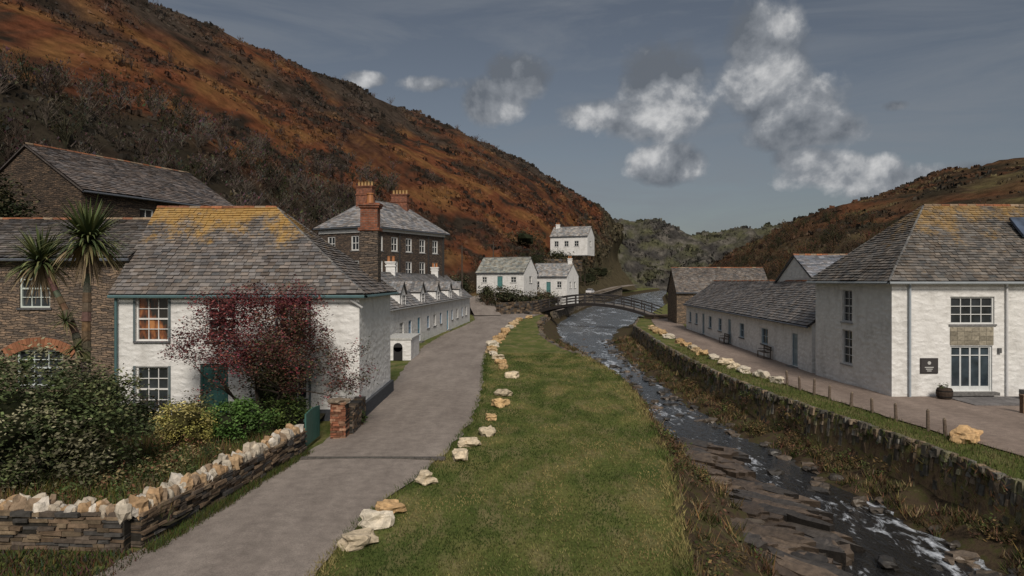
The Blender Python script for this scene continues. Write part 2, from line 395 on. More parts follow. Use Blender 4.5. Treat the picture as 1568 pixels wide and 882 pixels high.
def woodland(name,hill,n,ur,vr,hr,cols,tw=26,patch=None):
    m=MB()
    for _ in range(n):
        u=U(*ur);v=U(*vr);p=hill.at(u,v); h=U(*hr); c=random.choice(cols); B=Vector(p)-Vector((0,0,.3))
        if patch is not None and fbm(p[0]*.04,p[1]*.04,7,3)<patch: continue
        for i in range(tw):
            a=U(0,6.28); t=U(.1,.75); r=U(.1,.55)*h; s=B+Vector((0,0,h*t*.5)); e=B+Vector((math.cos(a)*r,math.sin(a)*r,h*(t*.5+U(.3,.6))))
            w=.011*h*U(.6,1.3); k=U(.6,1.5); cc=tuple(x*k for x in c)
            m.face([s-Vector((w,0,0)),s+Vector((w,0,0)),e],0,cc)
            for j in range(3):
                tt=U(.3,.95); b0=s.lerp(e,tt); e2=b0+Vector((U(-1,1),U(-1,1),U(.1,1)))*h*.16
                m.face([b0-Vector((w*.7,0,0)),b0+Vector((w*.7,0,0)),e2],0,cc)
                if R()<.35:
                    z=.04*h*U(.6,1.6); m.face([e2,e2+Vector((U(-z,z),U(-z,z),z)),e2+Vector((z,U(-z,z),0)),e2+Vector((0,U(-z,z),-z))],0,tuple(x*U(.5,1.1) for x in c))
        m.tube(B,B+Vector((U(-.1,.1)*h,0,h*.6)),.02*h,.008*h,4,0,tuple(x*.6 for x in c),False)
    return m.build(name,[M_bark],uv=False)
woodland('woodland',HL,760,(.3,2.8),(.3,2.3),(2.4,4.6),[(.085,.07,.058),(.055,.042,.034),(.042,.04,.025),(.11,.09,.075)])
woodland('woodland',HL,260,(1.0,4.2),(2.2,4.0),(2.0,3.8),[(.12,.09,.075),(.09,.065,.052)],18,.05)
woodland('woodland',HR,300,(.8,2.9),(.1,1.8),(1.8,3.6),[(.065,.045,.03),(.042,.038,.022),(.10,.06,.035)])
woodland('woodland',HL,170,(3.5,6.4),(.3,1.7),(1.5,3.2),[(.07,.055,.035),(.05,.05,.025),(.09,.06,.04)])

# ---------------------------------------------------------------- leaves / plants
def leaf(m,p,s,c,flat=.6):
    a=U(0,6.28); b=U(-flat,flat); x=Vector((math.cos(a),math.sin(a),b))*s; y=Vector((-math.sin(a)*U(.4,1),math.cos(a)*U(.4,1),U(-1,1)*.9))*s*.6
    m.face([p-x,p+y,p+x,p-y],0,c)
def clumps(m,c,r,ncl,per,spread,size,cols,shell=.7,colf=None):
    for _ in range(ncl):
        while True:
            d=Vector((U(-1,1),U(-1,1),U(-1,1)))
            if .1<d.length<1: break
        d.normalize(); k=shell+(1-shell)*R() if R()<.8 else U(.2,.8)
        k*=1+.3*noise.noise(d*2+Vector(c))
        ctr=Vector((c[0]+d.x*r[0]*k,c[1]+d.y*r[1]*k,c[2]+d.z*r[2]*k))
        bc=random.choice(colf(ctr) if colf else cols); br=U(.5,1.35)
        for i in range(per):
            p=ctr+Vector((random.gauss(0,spread),random.gauss(0,spread),random.gauss(0,spread*.8)))
            kk=br*U(.65,1.35); leaf(m,p,size*U(.6,1.3),tuple(x*kk for x in bc))
def bush(name,c,r,ncl,per,size,cols,core=(.022,.026,.013),spread=.14,parent=None):
    e=parent or empty(name); m=MB(); clumps(m,c,r,ncl,per,spread,size,cols)
    m.build('leaves',[M_leaf],e,uv=False)
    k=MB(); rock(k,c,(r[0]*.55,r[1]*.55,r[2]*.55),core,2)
    for i in range(5): k.tube((c[0]+U(-.2,.2),c[1]+U(-.2,.2),c[2]-r[2]*1.05),(c[0]+U(-.5,.5)*r[0],c[1]+U(-.5,.5)*r[1],c[2]),.03,.02,5,0,(.05,.035,.025))
    k.build('stems',[M_bark],e,uv=False); return e
def limb(m,p,d,L,r,depth,tips,c,k=5,up=.15,spread=.75):
    segs=3; q=p.copy(); dd=d.copy()
    for i in range(segs):
        dd=(dd+Vector((U(-.22,.22),U(-.22,.22),U(-.12,.2)))).normalized(); n=q+dd*L/segs; r2=r*(1-.16)
        m.tube(q,n,r,r2,k if depth>1 else 3,0,c,False); q=n; r=r2
        if depth<=2: tips.append((q.copy(),depth))
    if depth<=0: return
    for i in range(random.choice((2,3,3))):
        a=Vector((U(-1,1),U(-1,1),U(-.5,.9)+up)).normalized(); nd=(dd*(1-spread*.6)+a*spread).normalized()
        limb(m,q,nd,L*U(.62,.85),r*.68,depth-1,tips,c,k,up,spread)

# ---------------------------------------------------------------- walls and houses
MATS=[M_white,M_rubble,M_paint,M_glass,M_lit,M_slate,M_brick,M_stones,M_rock]
W_,RB,PT,GL,LT,SL,BR,ST,RK=range(9)
def wall(m,p0,p1,z0,z1,ops,mat,c=(1,1,1),rev=.2,zb=None):
    p0=Vector((p0[0],p0[1]));p1=Vector((p1[0],p1[1])); d=p1-p0; L=d.length; u=d/L; n=Vector((u.y,-u.x))
    zb=z0 if zb is None else zb
    us=sorted({0,L,*[o[0] for o in ops],*[o[1] for o in ops]}); zs=sorted({zb,z1,*[o[2] for o in ops],*[o[3] for o in ops]})
    P=lambda a,z,dd=0:(p0.x+u.x*a-n.x*dd,p0.y+u.y*a-n.y*dd,z)
    for i in range(len(us)-1):
        for j in range(len(zs)-1):
            cu=(us[i]+us[i+1])/2; cz=(zs[j]+zs[j+1])/2
            if any(o[0]<cu<o[1] and o[2]<cz<o[3] for o in ops): continue
            m.face([P(us[i],zs[j]),P(us[i+1],zs[j]),P(us[i+1],zs[j+1]),P(us[i],zs[j+1])],mat,c)
    for o in ops:
        a,b,e,f=o[:4]
        m.face([P(a,e),P(a,e,rev),P(a,f,rev),P(a,f)],mat,c); m.face([P(b,e,rev),P(b,e),P(b,f),P(b,f,rev)],mat,c)
        m.face([P(a,f),P(a,f,rev),P(b,f,rev),P(b,f)],mat,c); m.face([P(a,e,rev),P(a,e),P(b,e),P(b,e,rev)],mat,c)
    return p0,u,n
def window(m,o,u,n,a,b,e,f,nx=3,nz=4,fc=(.7,.7,.68),glass=GL,gc=(.03,.035,.04),sill=True,ft=.06,bt=.028,sc=(.12,.12,.125)):
    m.obox(o,u,n,(a+.003,b-.003),(-.19,-.15),(e+.003,f-.003),glass,gc)
    for r in (((a+.002,a+ft),(e+.002,f-.002)),((b-ft,b-.002),(e+.002,f-.002))): m.obox(o,u,n,r[0],(-.147,-.07),r[1],PT,fc)
    for r in ((e+.002,e+ft),(f-ft,f-.002)): m.obox(o,u,n,(a+ft,b-ft),(-.147,-.072),r,PT,fc)
    for i in range(1,nx):
        x=a+ft+(b-a-2*ft)*i/nx; m.obox(o,u,n,(x-bt/2,x+bt/2),(-.147,-.105),(e+ft,f-ft),PT,fc)
    for i in range(1,nz):
        z=e+ft+(f-e-2*ft)*i/nz; t=bt if i!=nz//2 or nz<4 else bt*2.2
        m.obox(o,u,n,(a+ft,b-ft),(-.147,-.095),(z-t/2,z+t/2),PT,fc)
    if sill: m.obox(o,u,n,(a-.08,b+.08),(-.07,.06),(e-.075,e-.003),ST,sc)
def door(m,o,u,n,a,b,e,f,dc,glazed=False):
    fc=(.62,.64,.64) if glazed else tuple(x*.9 for x in dc)
    m.obox(o,u,n,(a+.003,a+.07),(-.18,-.06),(e,f-.003),PT,fc); m.obox(o,u,n,(b-.07,b-.003),(-.18,-.06),(e,f-.003),PT,fc); m.obox(o,u,n,(a+.07,b-.07),(-.18,-.062),(f-.08,f-.003),PT,fc)
    if glazed:
        k=4; w=(b-a-.14)/k
        for i in range(k):
            x=a+.07+i*w; t=.035; m.obox(o,u,n,(x,x+w),(-.17,-.14),(e,f-.08),GL,(.04,.055,.07))
            m.obox(o,u,n,(x,x+t),(-.138,-.09),(e,f-.08),PT,fc); m.obox(o,u,n,(x+w-t,x+w-.002),(-.138,-.09),(e,f-.08),PT,fc); m.obox(o,u,n,(x+t,x+w-t-.002),(-.138,-.092),(e,e+.22),PT,fc)
            m.obox(o,u,n,(x+t,x+w-t-.002),(-.138,-.092),(f-.45,f-.41),PT,fc)
    else:
        m.obox(o,u,n,(a+.07,b-.07),(-.16,-.12),(e,f-.08),PT,dc)
        for i in (0,1):
            for z0,z1 in ((e+.15,e+.8),(e+1.0,f-.25)):
                w=(b-a-.14)/2; x=a+.07+i*w; m.obox(o,u,n,(x+.08,x+w-.08),(-.119,-.095),(z0,z1),PT,tuple(t*.8 for t in dc))
        m.obox(o,u,n,(b-.2,b-.16),(-.12,-.06),(e+.98,e+1.04),PT,(.4,.33,.15))
    m.obox(o,u,n,(a-.1,b+.1),(.0,.35),(e-.14,e-.004),ST,(.16,.155,.15))
def clip(poly,win):
    out=poly
    for i in range(len(win)):
        a=win[i];b=win[(i+1)%len(win)]; inp=out; out=[]
        if not inp: return []
        sd=lambda p:(b[0]-a[0])*(p[1]-a[1])-(b[1]-a[1])*(p[0]-a[0])
        for j in range(len(inp)):
            p=inp[j];q=inp[(j+1)%len(inp)]; sp,sq=sd(p),sd(q)
            if sp>=0: out.append(p)
            if (sp>=0)!=(sq>=0):
                t=sp/(sp-sq); out.append((p[0]+(q[0]-p[0])*t,p[1]+(q[1]-p[1])*t))
    return out
def slates(m,poly,base,sw=.3,rh=.22,mat=0,var=.38):
    P=[Vector(p) for p in poly]; o=P[0]; u=(P[1]-P[0]).normalized(); n=u.cross(P[2]-P[0]).normalized(); v=n.cross(u)
    if n.z<0: n=-n
    W=[((p-o).dot(u),(p-o).dot(v)) for p in P]
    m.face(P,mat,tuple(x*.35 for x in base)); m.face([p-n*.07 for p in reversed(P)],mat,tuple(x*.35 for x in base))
    u0=min(w[0] for w in W);u1=max(w[0] for w in W);v1=max(w[1] for w in W); y=0
    for i in range(len(P)):
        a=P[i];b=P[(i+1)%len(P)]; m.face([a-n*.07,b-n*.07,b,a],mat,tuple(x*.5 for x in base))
    while y<v1:
        x=u0-sw*R(); hh=rh*(1-.3*y/v1)
        while x<u1:
            w=sw*U(.6,1.25); dy=U(-.012,.012); q=clip([(x,y+dy),(x+w-.012,y+dy),(x+w-.012,y+hh*1.1),(x,y+hh*1.1)],W)
            if len(q)>2:
                k=1+U(-var,var); t=U(-.08,.08); cc=(base[0]*(k+t),base[1]*k,base[2]*(k-t)); lo=U(.025,.055)
                sag=.05*noise.noise(Vector((o.x+x*.5,y*.5,o.y)))
                off=lambda p:sag+.006+lo*(1-(p[1]-y)/(hh*1.1))
                T=[o+u*p[0]+v*p[1]+n*(off(p)+.03) for p in q]; m.face(T,mat,cc)
                for i in range(len(q)):
                    a=q[i];b=q[(i+1)%len(q)]
                    if abs(a[1]-y-dy)<1e-4 and abs(b[1]-y-dy)<1e-4:
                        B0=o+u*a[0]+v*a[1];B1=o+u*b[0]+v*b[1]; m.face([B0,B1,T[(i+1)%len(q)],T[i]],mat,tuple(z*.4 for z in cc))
            x+=w
        y+=hh
def ridge(m,a,b,r,cols,mat=0,step=.42):
    a=Vector(a);b=Vector(b);L=(b-a).length;n=max(1,int(L/step)); 
    for i in range(n):
        p=a.lerp(b,i/n);q=a.lerp(b,(i+.97)/n); c=random.choice(cols);k=U(.7,1.2); m.tube(p+Vector((0,0,U(-.01,.01))),q,r,r*.93,8,mat,tuple(x*k for x in c))
TERR=[(.34,.14,.07),(.26,.12,.07),(.30,.22,.15)]
GREY=[(.13,.13,.13),(.17,.165,.155)]
def house(name,ox,oy,ang,L,W,z0,eave,rz,hipL,hipR,wm,ops,roofm=None,rc=(.17,.165,.17),wc=(1,1,1),base=1.5,over=.25,sl=(.3,.22),rcols=GREY,gut=(.1,.11,.13),goff=.12,gutter=True,rw=.09):
    e=empty(name); ca,sa=math.cos(ang),math.sin(ang)
    T=lambda x,y,z:Vector((ox+x*ca-y*sa,oy+x*sa+y*ca,z0+z))
    m=MB(); S=[((0,0),(L,0)),((L,0),(L,W)),((L,W),(0,W)),((0,W),(0,0))]; wins=MB()
    for i,(a,b) in enumerate(S):
        A=T(*a,0);B=T(*b,0); oo=[(o[0],o[1],z0+o[2],z0+o[3]) for o in ops.get(i,[])]
        p0,u,n=wall(m,A,B,z0,z0+eave,oo,wm,wc,zb=z0-base)
        for o in ops.get(i,[]):
            kw=dict(o[5]) if len(o)>5 else {}
            kind=o[4] if len(o)>4 else 'w'
            if kind=='w': window(wins,p0,u,n,o[0],o[1],z0+o[2],z0+o[3],**kw)
            elif kind=='d': door(wins,p0,u,n,o[0],o[1],z0+o[2],z0+o[3],kw.get('dc',(.1,.25,.25)),kw.get('glazed',False))
    if hipL<=0: m.face([T(0,W,eave),T(0,0,eave),T(0,W/2,rz)],wm,wc)
    if hipR<=0: m.face([T(L,0,eave),T(L,W,eave),T(L,W/2,rz)],wm,wc)
    m.build('walls',MATS,e); 
    r=MB(); s=(rz-eave)/(W/2); ze=eave-s*over+.1; zr=rz+.1
    l=-over if hipL>0 else -goff; rr=L+over if hipR>0 else L+goff; hl=hipL if hipL>0 else -goff; hr=L-hipR if hipR>0 else L+goff
    slates(r,[T(l,-over,ze),T(rr,-over,ze),T(hr,W/2,zr),T(hl,W/2,zr)],rc,*sl)
    slates(r,[T(rr,W+over,ze),T(l,W+over,ze),T(hl,W/2,zr),T(hr,W/2,zr)],rc,*sl)
    if hipR>0: slates(r,[T(rr,-over,ze),T(rr,W+over,ze),T(hr,W/2,zr)],rc,*sl)
    if hipL>0: slates(r,[T(l,W+over,ze),T(l,-over,ze),T(hl,W/2,zr)],rc,*sl)
    up=Vector((0,0,.03)); 
    r.build('roof',[roofm or M_slate],e)
    g=MB(); ridge(g,T(hl,W/2,zr)+up,T(hr,W/2,zr)+up,rw,rcols,ST)
    if hipR>0:
        for yy in (-over,W+over): ridge(g,T(rr,yy,ze)+up*.4,T(hr,W/2,zr)+up*.4,rw*.7,GREY,ST)
    if hipL>0:
        for yy in (-over,W+over): ridge(g,T(l,yy,ze)+up*.4,T(hl,W/2,zr)+up*.4,rw*.7,GREY,ST)
    if gutter:
        for (a,b) in (((l,-over-.05),(rr,-over-.05)),((rr,W+over+.05),(l,W+over+.05))): g.tube(T(*a,ze-.06),T(*b,ze-.06),.06,.06,6,PT,gut)
        if hipR>0: g.tube(T(rr+.05,-over,ze-.06),T(rr+.05,W+over,ze-.06),.06,.06,6,PT,gut)
        if hipL>0: g.tube(T(l-.05,-over,ze-.06),T(l-.05,W+over,ze-.06),.06,.06,6,PT,gut)
    g.build('ridge_tiles_and_gutters',MATS,e)
    wins.build('windows_and_doors',MATS,e)
    return e,T
def chimney(parent,c,w,d,z0,z1,mat=BR,potc=(.36,.15,.06),ang=0,top=BR,potgrid=(2,1)):
    m=MB(); u=(math.cos(ang),math.sin(ang)); n=(u[1],-u[0]); o=(c[0],c[1])
    H=z1-z0; m.obox(o,u,n,(-w/2,w/2),(-d/2,d/2),(z0,z1-H*.3),mat,(1,1,1)) 
    m.obox(o,u,n,(-w/2-.06,w/2+.06),(-d/2-.06,d/2+.06),(z1-H*.3,z1-H*.3+.14),top)
    m.obox(o,u,n,(-w/2+.03,w/2-.03),(-d/2+.03,d/2-.03),(z1-H*.3+.14,z1-.2),top)
    m.obox(o,u,n,(-w/2-.04,w/2+.04),(-d/2-.04,d/2+.04),(z1-.2,z1-.1),top); m.obox(o,u,n,(-w/2-.09,w/2+.09),(-d/2-.09,d/2+.09),(z1-.1,z1),top)
    for i in range(potgrid[0]):
        for j in range(potgrid[1]):
            a=(i+.5)/potgrid[0]-.5; b=(j+.5)/potgrid[1]-.5; x=c[0]+u[0]*a*w+n[0]*b*d; y=c[1]+u[1]*a*w+n[1]*b*d
            r=min(.17,w/potgrid[0]*.36); m.tube((x,y,z1),(x,y,z1+.42),r,r*.8,10,PT,potc); m.tube((x,y,z1+.42),(x,y,z1+.48),r,r,10,PT,potc)
    return m.build('chimney',MATS,parent)

WG=dict(nx=3,nz=4)
e,T=house('white_cottage',-14.8,25.5,0,9.1,6.5,0,4.83,8.14,0,4.2,W_,{
 0:[(.75,1.97,2.95,4.6,'w',dict(nx=3,nz=4,glass=LT)),(.75,1.97,.28,2.0,'w',WG),(6.05,7.15,2.95,4.6,'w',WG),(6.05,7.15,.35,2.0,'w',WG),(3.15,4.2,.12,2.1,'d',dict(dc=(.05,.14,.13))),(3.4,4.5,2.95,4.6,'w',WG)],
 1:[]},M_slateL,(.165,.152,.145),sl=(.3,.2),rcols=TERR,gut=(.09,.16,.17))
m=MB()
m.obox((-5.7,25.5),(0,1),(1,0),(-.1,6.6),(.0,.14),(-.2,.55),ST,(.07,.075,.085)); m.obox((-14.8,25.5),(1,0),(0,-1),(7.2,9.24),(.0,.1),(-.2,.4),ST,(.07,.075,.085))
for a in (.75,6.05):
    for z in (2.95,.3):
        for x in (a-.09,a+1.16+.06*(a<2)): m.obox((-14.8,25.5),(1,0),(0,-1),(x,x+.085),(.003,.035),(z,z+1.72),PT,(.12,.15,.16))
m.tube((-14.72,25.36,0),(-14.72,25.36,4.6),.05,.05,8,PT,(.07,.14,.15)); m.tube((-6.0,25.3,4.5),(-5.6,25.5,4.2),.045,.045,8,PT,(.5,.5,.5))
m.build('trim',MATS,e)
chimney(e,(-6.35,30.6),.82,.7,4.6,8.65,RB,top=BR,potgrid=(1,1))
e,T=house('stone_house',-22.5,26.6,0,7.6,6.4,0,6.1,7.75,0,0,RB,{0:[(3.3,4.5,4.15,5.65,'w',dict(fc=(.6,.66,.62))),(3.2,5.0,1.1,2.5,'w',dict(fc=(.55,.6,.6)))]},M_slate,(.13,.12,.115),rcols=TERR,wc=(1.5,1.42,1.35))
m=MB()
for i in range(21): # segmental brick arch over window
    t=math.radians(55+70*i/20); cx,cz,r0,r1=-18.4,.55,2.05,2.45
    q=[]; 
    for rr,tt in ((r0,t+.028),(r0,t-.028),(r1,t-.028),(r1,t+.028)): q.append((cx+rr*math.cos(tt),cz+rr*math.sin(tt)))
    k=U(.7,1.2); c=(.30*k,.13*k,.07*k)
    m.hexa([(p[0],26.55,p[1]) for p in q]+[(p[0],26.61,p[1]) for p in q],PT,c)
m.build('brick_arch',MATS,e)
house('stone_barn',-21.2,33.6,math.radians(68.6),10.2,8.0,3,6.7,9.1,0,0,RB,{0:[(3.3,4.2,4.6,6.1,'w',dict(nx=2,nz=3)),(7.2,8.0,4.6,6.0,'w',dict(nx=2,nz=3))],3:[]},M_slate,(.17,.15,.145),rcols=TERR,sl=(.34,.22),base=3,wc=(.75,.7,.66))
gw=dict(nx=2,nz=2,ft=.12,bt=.07,sc=(.3,.3,.3))
ops=[]
for i in range(5):
    a=1.0+i*2.55
    for z,h in ((.9,1.7),(3.9,1.8),(6.75,1.6)): ops.append((a,a+1.15,z,z+h,'w',gw))
e,T=house('georgian_house',-15,72,math.radians(60.8),13.7,7.2,1.7,9.5,12.5,3.6,3.6,RB,{0:ops,3:[(1.2,2.3,6.75,8.35,'w',gw),(4.6,5.7,6.75,8.35,'w',gw),(1.2,2.3,3.9,5.7,'w',gw),(4.6,5.7,3.9,5.7,'w',gw)]},M_slate,(.24,.24,.25),over=.45,sl=(.5,.35),wc=(.95,.92,.92),base=3)
m=MB(); u=(math.cos(math.radians(60.8)),math.sin(math.radians(60.8))); n=(u[1],-u[0])
m.obox((-15,72),u,n,(-.05,13.75),(.0,.12),(10.55,11.15),PT,(.7,.7,.68)); m.obox((-15,72),(-u[1],u[0]),(-u[0],-u[1]),(-.1,7.25),(.0,.12),(10.35,11.15),PT,(.7,.7,.68))
m.obox((-15,72),u,n,(0,13.7),(.0,.08),(4.9,5.1),PT,(.5,.48,.45))
for a in (0.3,4.9,10.3,13.3): m.obox((-15,72),u,n,(a-.06,a+.06),(.02,.14),(1.7,10.5),PT,(.05,.05,.05))
m.build('trim',MATS,e)
chimney(e,T(3.2,3.4,0)[:2],1.9,.9,12.3,15.8,potc=(.4,.25,.1),potgrid=(5,1),ang=math.radians(-10))
chimney(e,T(9.6,3.6,0)[:2],2.0,.9,12.3,15.6,potc=(.4,.25,.1),potgrid=(5,1),ang=math.radians(-10))
BW=dict(nx=2,nz=2,fc=(.30,.42,.55),ft=.09,bt=.05); WW=dict(nx=2,nz=3,ft=.08,bt=.04)
ops=[]
for i in range(12):
    a=1.2+i*3.35+(.5 if i%3==1 else 0)
    if i in (3,7): ops.append((a,a+1,.1,2.1,'d',dict(dc=(.12,.3,.42))))
    else: ops.append((a,a+1.1+.2*(i%2),.95,2.05,'w',WW if i%2 else BW))
e,T=house('cottage_row',-8.8,46,math.radians(85.4),42,6,0,3.3,5.75,0,0,W_,{0:ops},M_slate,(.22,.22,.225),sl=(.4,.28),gut=(.3,.3,.3))
m=MB(); u=(math.cos(math.radians(85.4)),math.sin(math.radians(85.4))); n=(u[1],-u[0])
for k,a in enumerate((5,12,19,26,33)):
    o=(-8.8,46); w=1.8
    m.obox(o,u,n,(a,a+w),(-1.6,.02),(3.2,4.3),W_,(1,1,1)); window(m,(o[0]+n[0]*.2,o[1]+n[1]*.2),u,(n[0],n[1]),a+.3,a+w-.3,3.3,4.15,nx=2,nz=2,fc=(.6,.6,.6),sill=False)
    A=lambda x,d,z:Vector((o[0]+u[0]*x+n[0]*d,o[1]+u[1]*x+n[1]*d,z))
    m.face([A(a,.02,4.3),A(a+w,.02,4.3),A(a+w/2,.02,5.0)],W_)
    slates(m,[A(a-.12,.15,4.22),A(a+w/2,.15,5.1),A(a+w/2,-2.3,5.1),A(a-.12,-2.0,4.22)],(.2,.2,.205),.3,.25,SL); slates(m,[A(a+w/2,.15,5.1),A(a+w+.12,.15,4.22),A(a+w+.12,-2.0,4.22),A(a+w/2,-2.3,5.1)],(.2,.2,.205),.3,.25,SL)
m.build('dormers',MATS,e)
chimney(e,T(14,3,0)[:2],.8,.6,5.4,6.9,W_,top=W_); chimney(e,T(34,3,0)[:2],.8,.6,5.4,6.8,W_,top=W_)
m=MB(); e=empty('white_outhouse')
m.box((-8.3,44.6,0),(-6.6,48.6,1.35),W_,(.95,.95,.95)); m.box((-8.36,44.54,1.35),(-6.54,48.66,1.46),ST,(.5,.5,.48))
m.box((-7.75,44.57,0),(-7.15,44.597,.85),PT,(.02,.02,.02)); m.tube((-7.45,44.597,.85),(-7.45,44.57,.85),.3,.3,14,PT,(.02,.02,.02)); m.build('walls',MATS,e)
sm=dict(nx=2,nz=2,ft=.1,bt=.06)
house('roadside_cottage',-6.2,120,math.radians(-24),9,6,4.0,2.7,5.2,0,0,W_,{0:[(1,2,.9,1.9,'w',sm),(4,5,.1,2.0,'d'),(6.5,7.6,.9,1.9,'w',sm)],1:[(2.4,3.6,.8,2,'w',sm)]},M_slate,(.26,.27,.25),sl=(.5,.4),base=4)
e,T=house('white_cottage',3.4,129,math.radians(-28),7.6,5.5,3.0,3.1,5.4,0,0,W_,{0:[(1,2,.9,2.1,'w',sm),(3.4,4.3,.1,2.0,'d'),(5.5,6.5,.9,2.1,'w',sm)],1:[(1.2,2.1,.8,2,'w',sm),(3.3,4.2,.8,2,'w',sm)]},M_slate,(.3,.3,.3),sl=(.5,.4),base=2.2)
chimney(e,T(7,2.7,0)[:2],.8,.6,8,9.4,W_,top=W_)
e,T=house('white_cottage',9.6,171,math.radians(-22),9.6,6.5,12.9,3.4,5.8,0,0,W_,{0:[(1,2.2,.8,2.2,'w',sm),(3.6,4.8,.8,2.2,'w',sm),(6.2,7.4,.8,2.2,'w',sm)],1:[(2,3.4,.8,2.2,'w',sm)]},M_slate,(.3,.3,.3),sl=(.6,.45),base=1.4)
chimney(e,T(1,3,0)[:2],1,.7,18,19.5,W_,top=W_)
ops=[]; 
for a,w,k in ((1.5,1.1,'w'),(4.6,1.1,'w'),(7.8,1,'d'),(10.5,1.2,'w'),(14.2,1.2,'w'),(17.5,1.0,'d'),(21.0,1.3,'w'),(26.5,1.5,'w'),(32.6,1.0,'d')):
    ops.append((a,a+w,.85,1.95,'w',dict(nx=2,nz=2,fc=(.35,.45,.52),ft=.07,bt=.04)) if k=='w' else (a,a+w,.08,2.05,'d',dict(dc=(.30,.38,.42))))
house('long_white_cottage',18.9,74,math.atan2(-35.7,-2.1),35.8,6,0,2.75,5.05,0,0,W_,{0:ops},M_slate,(.16,.152,.15),rcols=TERR,sl=(.36,.24),wc=(1.05,1.05,1.05))
mw=dict(nx=4,nz=3,fc=(.62,.63,.62),ft=.07,bt=.035,sc=(.2,.2,.2))
nw=dict(nx=2,nz=4,fc=(.5,.5,.5),sc=(.35,.35,.35))
e,T=house('white_mill_building',16.8,30.2,math.radians(1.0),14,7.3,0,5.35,8.8,3.7,0,W_,{
 0:[(2.62,4.6,3.28,4.5,'w',mw),(2.62,4.5,.3,2.32,'d',dict(glazed=True))],
 3:[(2.9,3.9,3.15,4.75,'w',nw),(2.9,3.9,1.05,2.75,'w',nw)]},M_slateR,(.135,.125,.115),rcols=TERR,sl=(.3,.2),gut=(.3,.33,.35),over=.3)
m=MB(); o=(16.8,30.2); u=(math.cos(.01745),math.sin(.01745)); n=(u[1],-u[0])
for i in range(6):
    for j in range(4):
        k=U(.7,1.2); m.obox(o,u,n,(2.6+i*.325,2.6+i*.325+.315),(.002,.03),(2.36+j*.2,2.36+j*.2+.19),ST,(.30*k,.27*k,.21*k))
m.tube((17.55,30.1,0),(17.55,30.1,5.2),.05,.05,8,PT,(.32,.36,.4)); m.tube((21.9,30.2,0),(21.9,30.2,5.2),.05,.05,8,PT,(.6,.6,.6))
m.obox(o,u,n,(4.72,4.86),(.003,.1),(2.0,2.22),PT,(.1,.1,.1)); m.build('trim',MATS,e)
m=MB(); m.obox(o,u,n,(1.25,2.05),(.003,.04),(1.1,1.78),PT,(.035,.03,.03)); m.obox(o,u,n,(1.3,2.0),(.041,.044),(1.15,1.73),PT,(.05,.045,.045))
for z,w in ((1.36,.4),(1.28,.3),(1.2,.2)): m.obox(o,u,n,(1.65-w/2,1.65+w/2),(.0445,.048),(z,z+.03),PT,(.6,.6,.58))
m.tube((o[0]+1.65,o[1]-.015,1.57),(o[0]+1.65,o[1]-.025,1.57),.08,.08,8,PT,(.5,.5,.48)); m.build('wall_sign',MATS)
m=MB()
m.hexa([(23.9,31.95,7.25),(25.0,31.95,7.25),(25.0,32.85,8.15),(23.9,32.85,8.15),(23.9,31.9,7.36),(25.0,31.9,7.36),(25.0,32.8,8.26),(23.9,32.8,8.26)],GL,(.05,.07,.11)); m.build('skylight',MATS,e)
mb=MB()
for i in range(9):
    for j in range(3):
        k=U(.6,1.2); mb.box((21.9+i*.55,29.0,.02+j*.17),(21.9+i*.55+.53,29.5,.02+j*.17+.16),0,(.2*k,.19*k,.18*k))
mb.build('stone_wall',[M_stones])
house('slate_roofed_house',20.5,46,0,9,7,0,5.0,6.95,0,0,W_,{0:[]},M_slate,(.23,.245,.28),rcols=TERR,sl=(.4,.28))
house('stone_store',19.8,82,math.radians(-4),11,7,0,3.9,6.7,0,0,RB,{0:[(3,4.2,1,2.2,'w',sm)]},M_slate,(.17,.155,.145),rcols=TERR,wc=(1.7,1.6,1.45))

# ---------------------------------------------------------------- stones and stone walls
WC=[(.50,.43,.34),(.46,.32,.19),(.58,.53,.46),(.42,.28,.16),(.52,.46,.37),(.30,.22,.15)]
TAN=[(.56,.41,.24),(.50,.33,.17),(.60,.50,.36),(.54,.37,.19),(.62,.55,.44)]
for (x,y,s) in [(-3.03,13.4,.32),(-2.9,14.5,.38),(-2.75,15.3,.3),(-2.23,17.6,.28),(-1.5,20,.32),(-1.36,21.6,.28),(-.84,23.1,.3),(-.8,25.6,.26),(-.49,28.3,.34),(-.36,31,.38),(0,36.7,.36),(-.54,40.5,.3),(-.7,43,.34),(-.9,45.3,.42),(-1.3,47.5,.36),(-1.5,49.4,.45),(-1.5,51.7,.4),(-1.5,53.8,.5),(-1.3,57,.46),(-1.1,60.4,.5),(-.95,63,.42),(-.75,66,.5),(-.6,70,.45),(-.3,74,.5),(.0,77.5,.45),(.16,81,.5),(.5,85,.5),(.9,89,.5),(2.4,95,.5),
 (14.8,22.2,.5),(13.6,35,.42),(13.5,37,.42),(13.2,38.8,.4),(13.2,40.5,.38),(13.3,42.4,.46),(13.4,45.3,.42),(13.4,48,.44),(13.5,50,.4),(13.7,51.8,.46),(13.8,54.4,.44),(14,57,.5),(14.2,61.7,.5),(14.4,65,.45),(14.7,68,.5),(14.9,71,.45),(15.2,74,.5)]:
    m=MB()
    rock(m,(x,y,.02+s*.28),(s*U(.85,1.1),s*U(.65,.85),s*U(.42,.62)),random.choice(TAN),3,0,.42)
    m.build('boulder',[M_rock],uv=False)
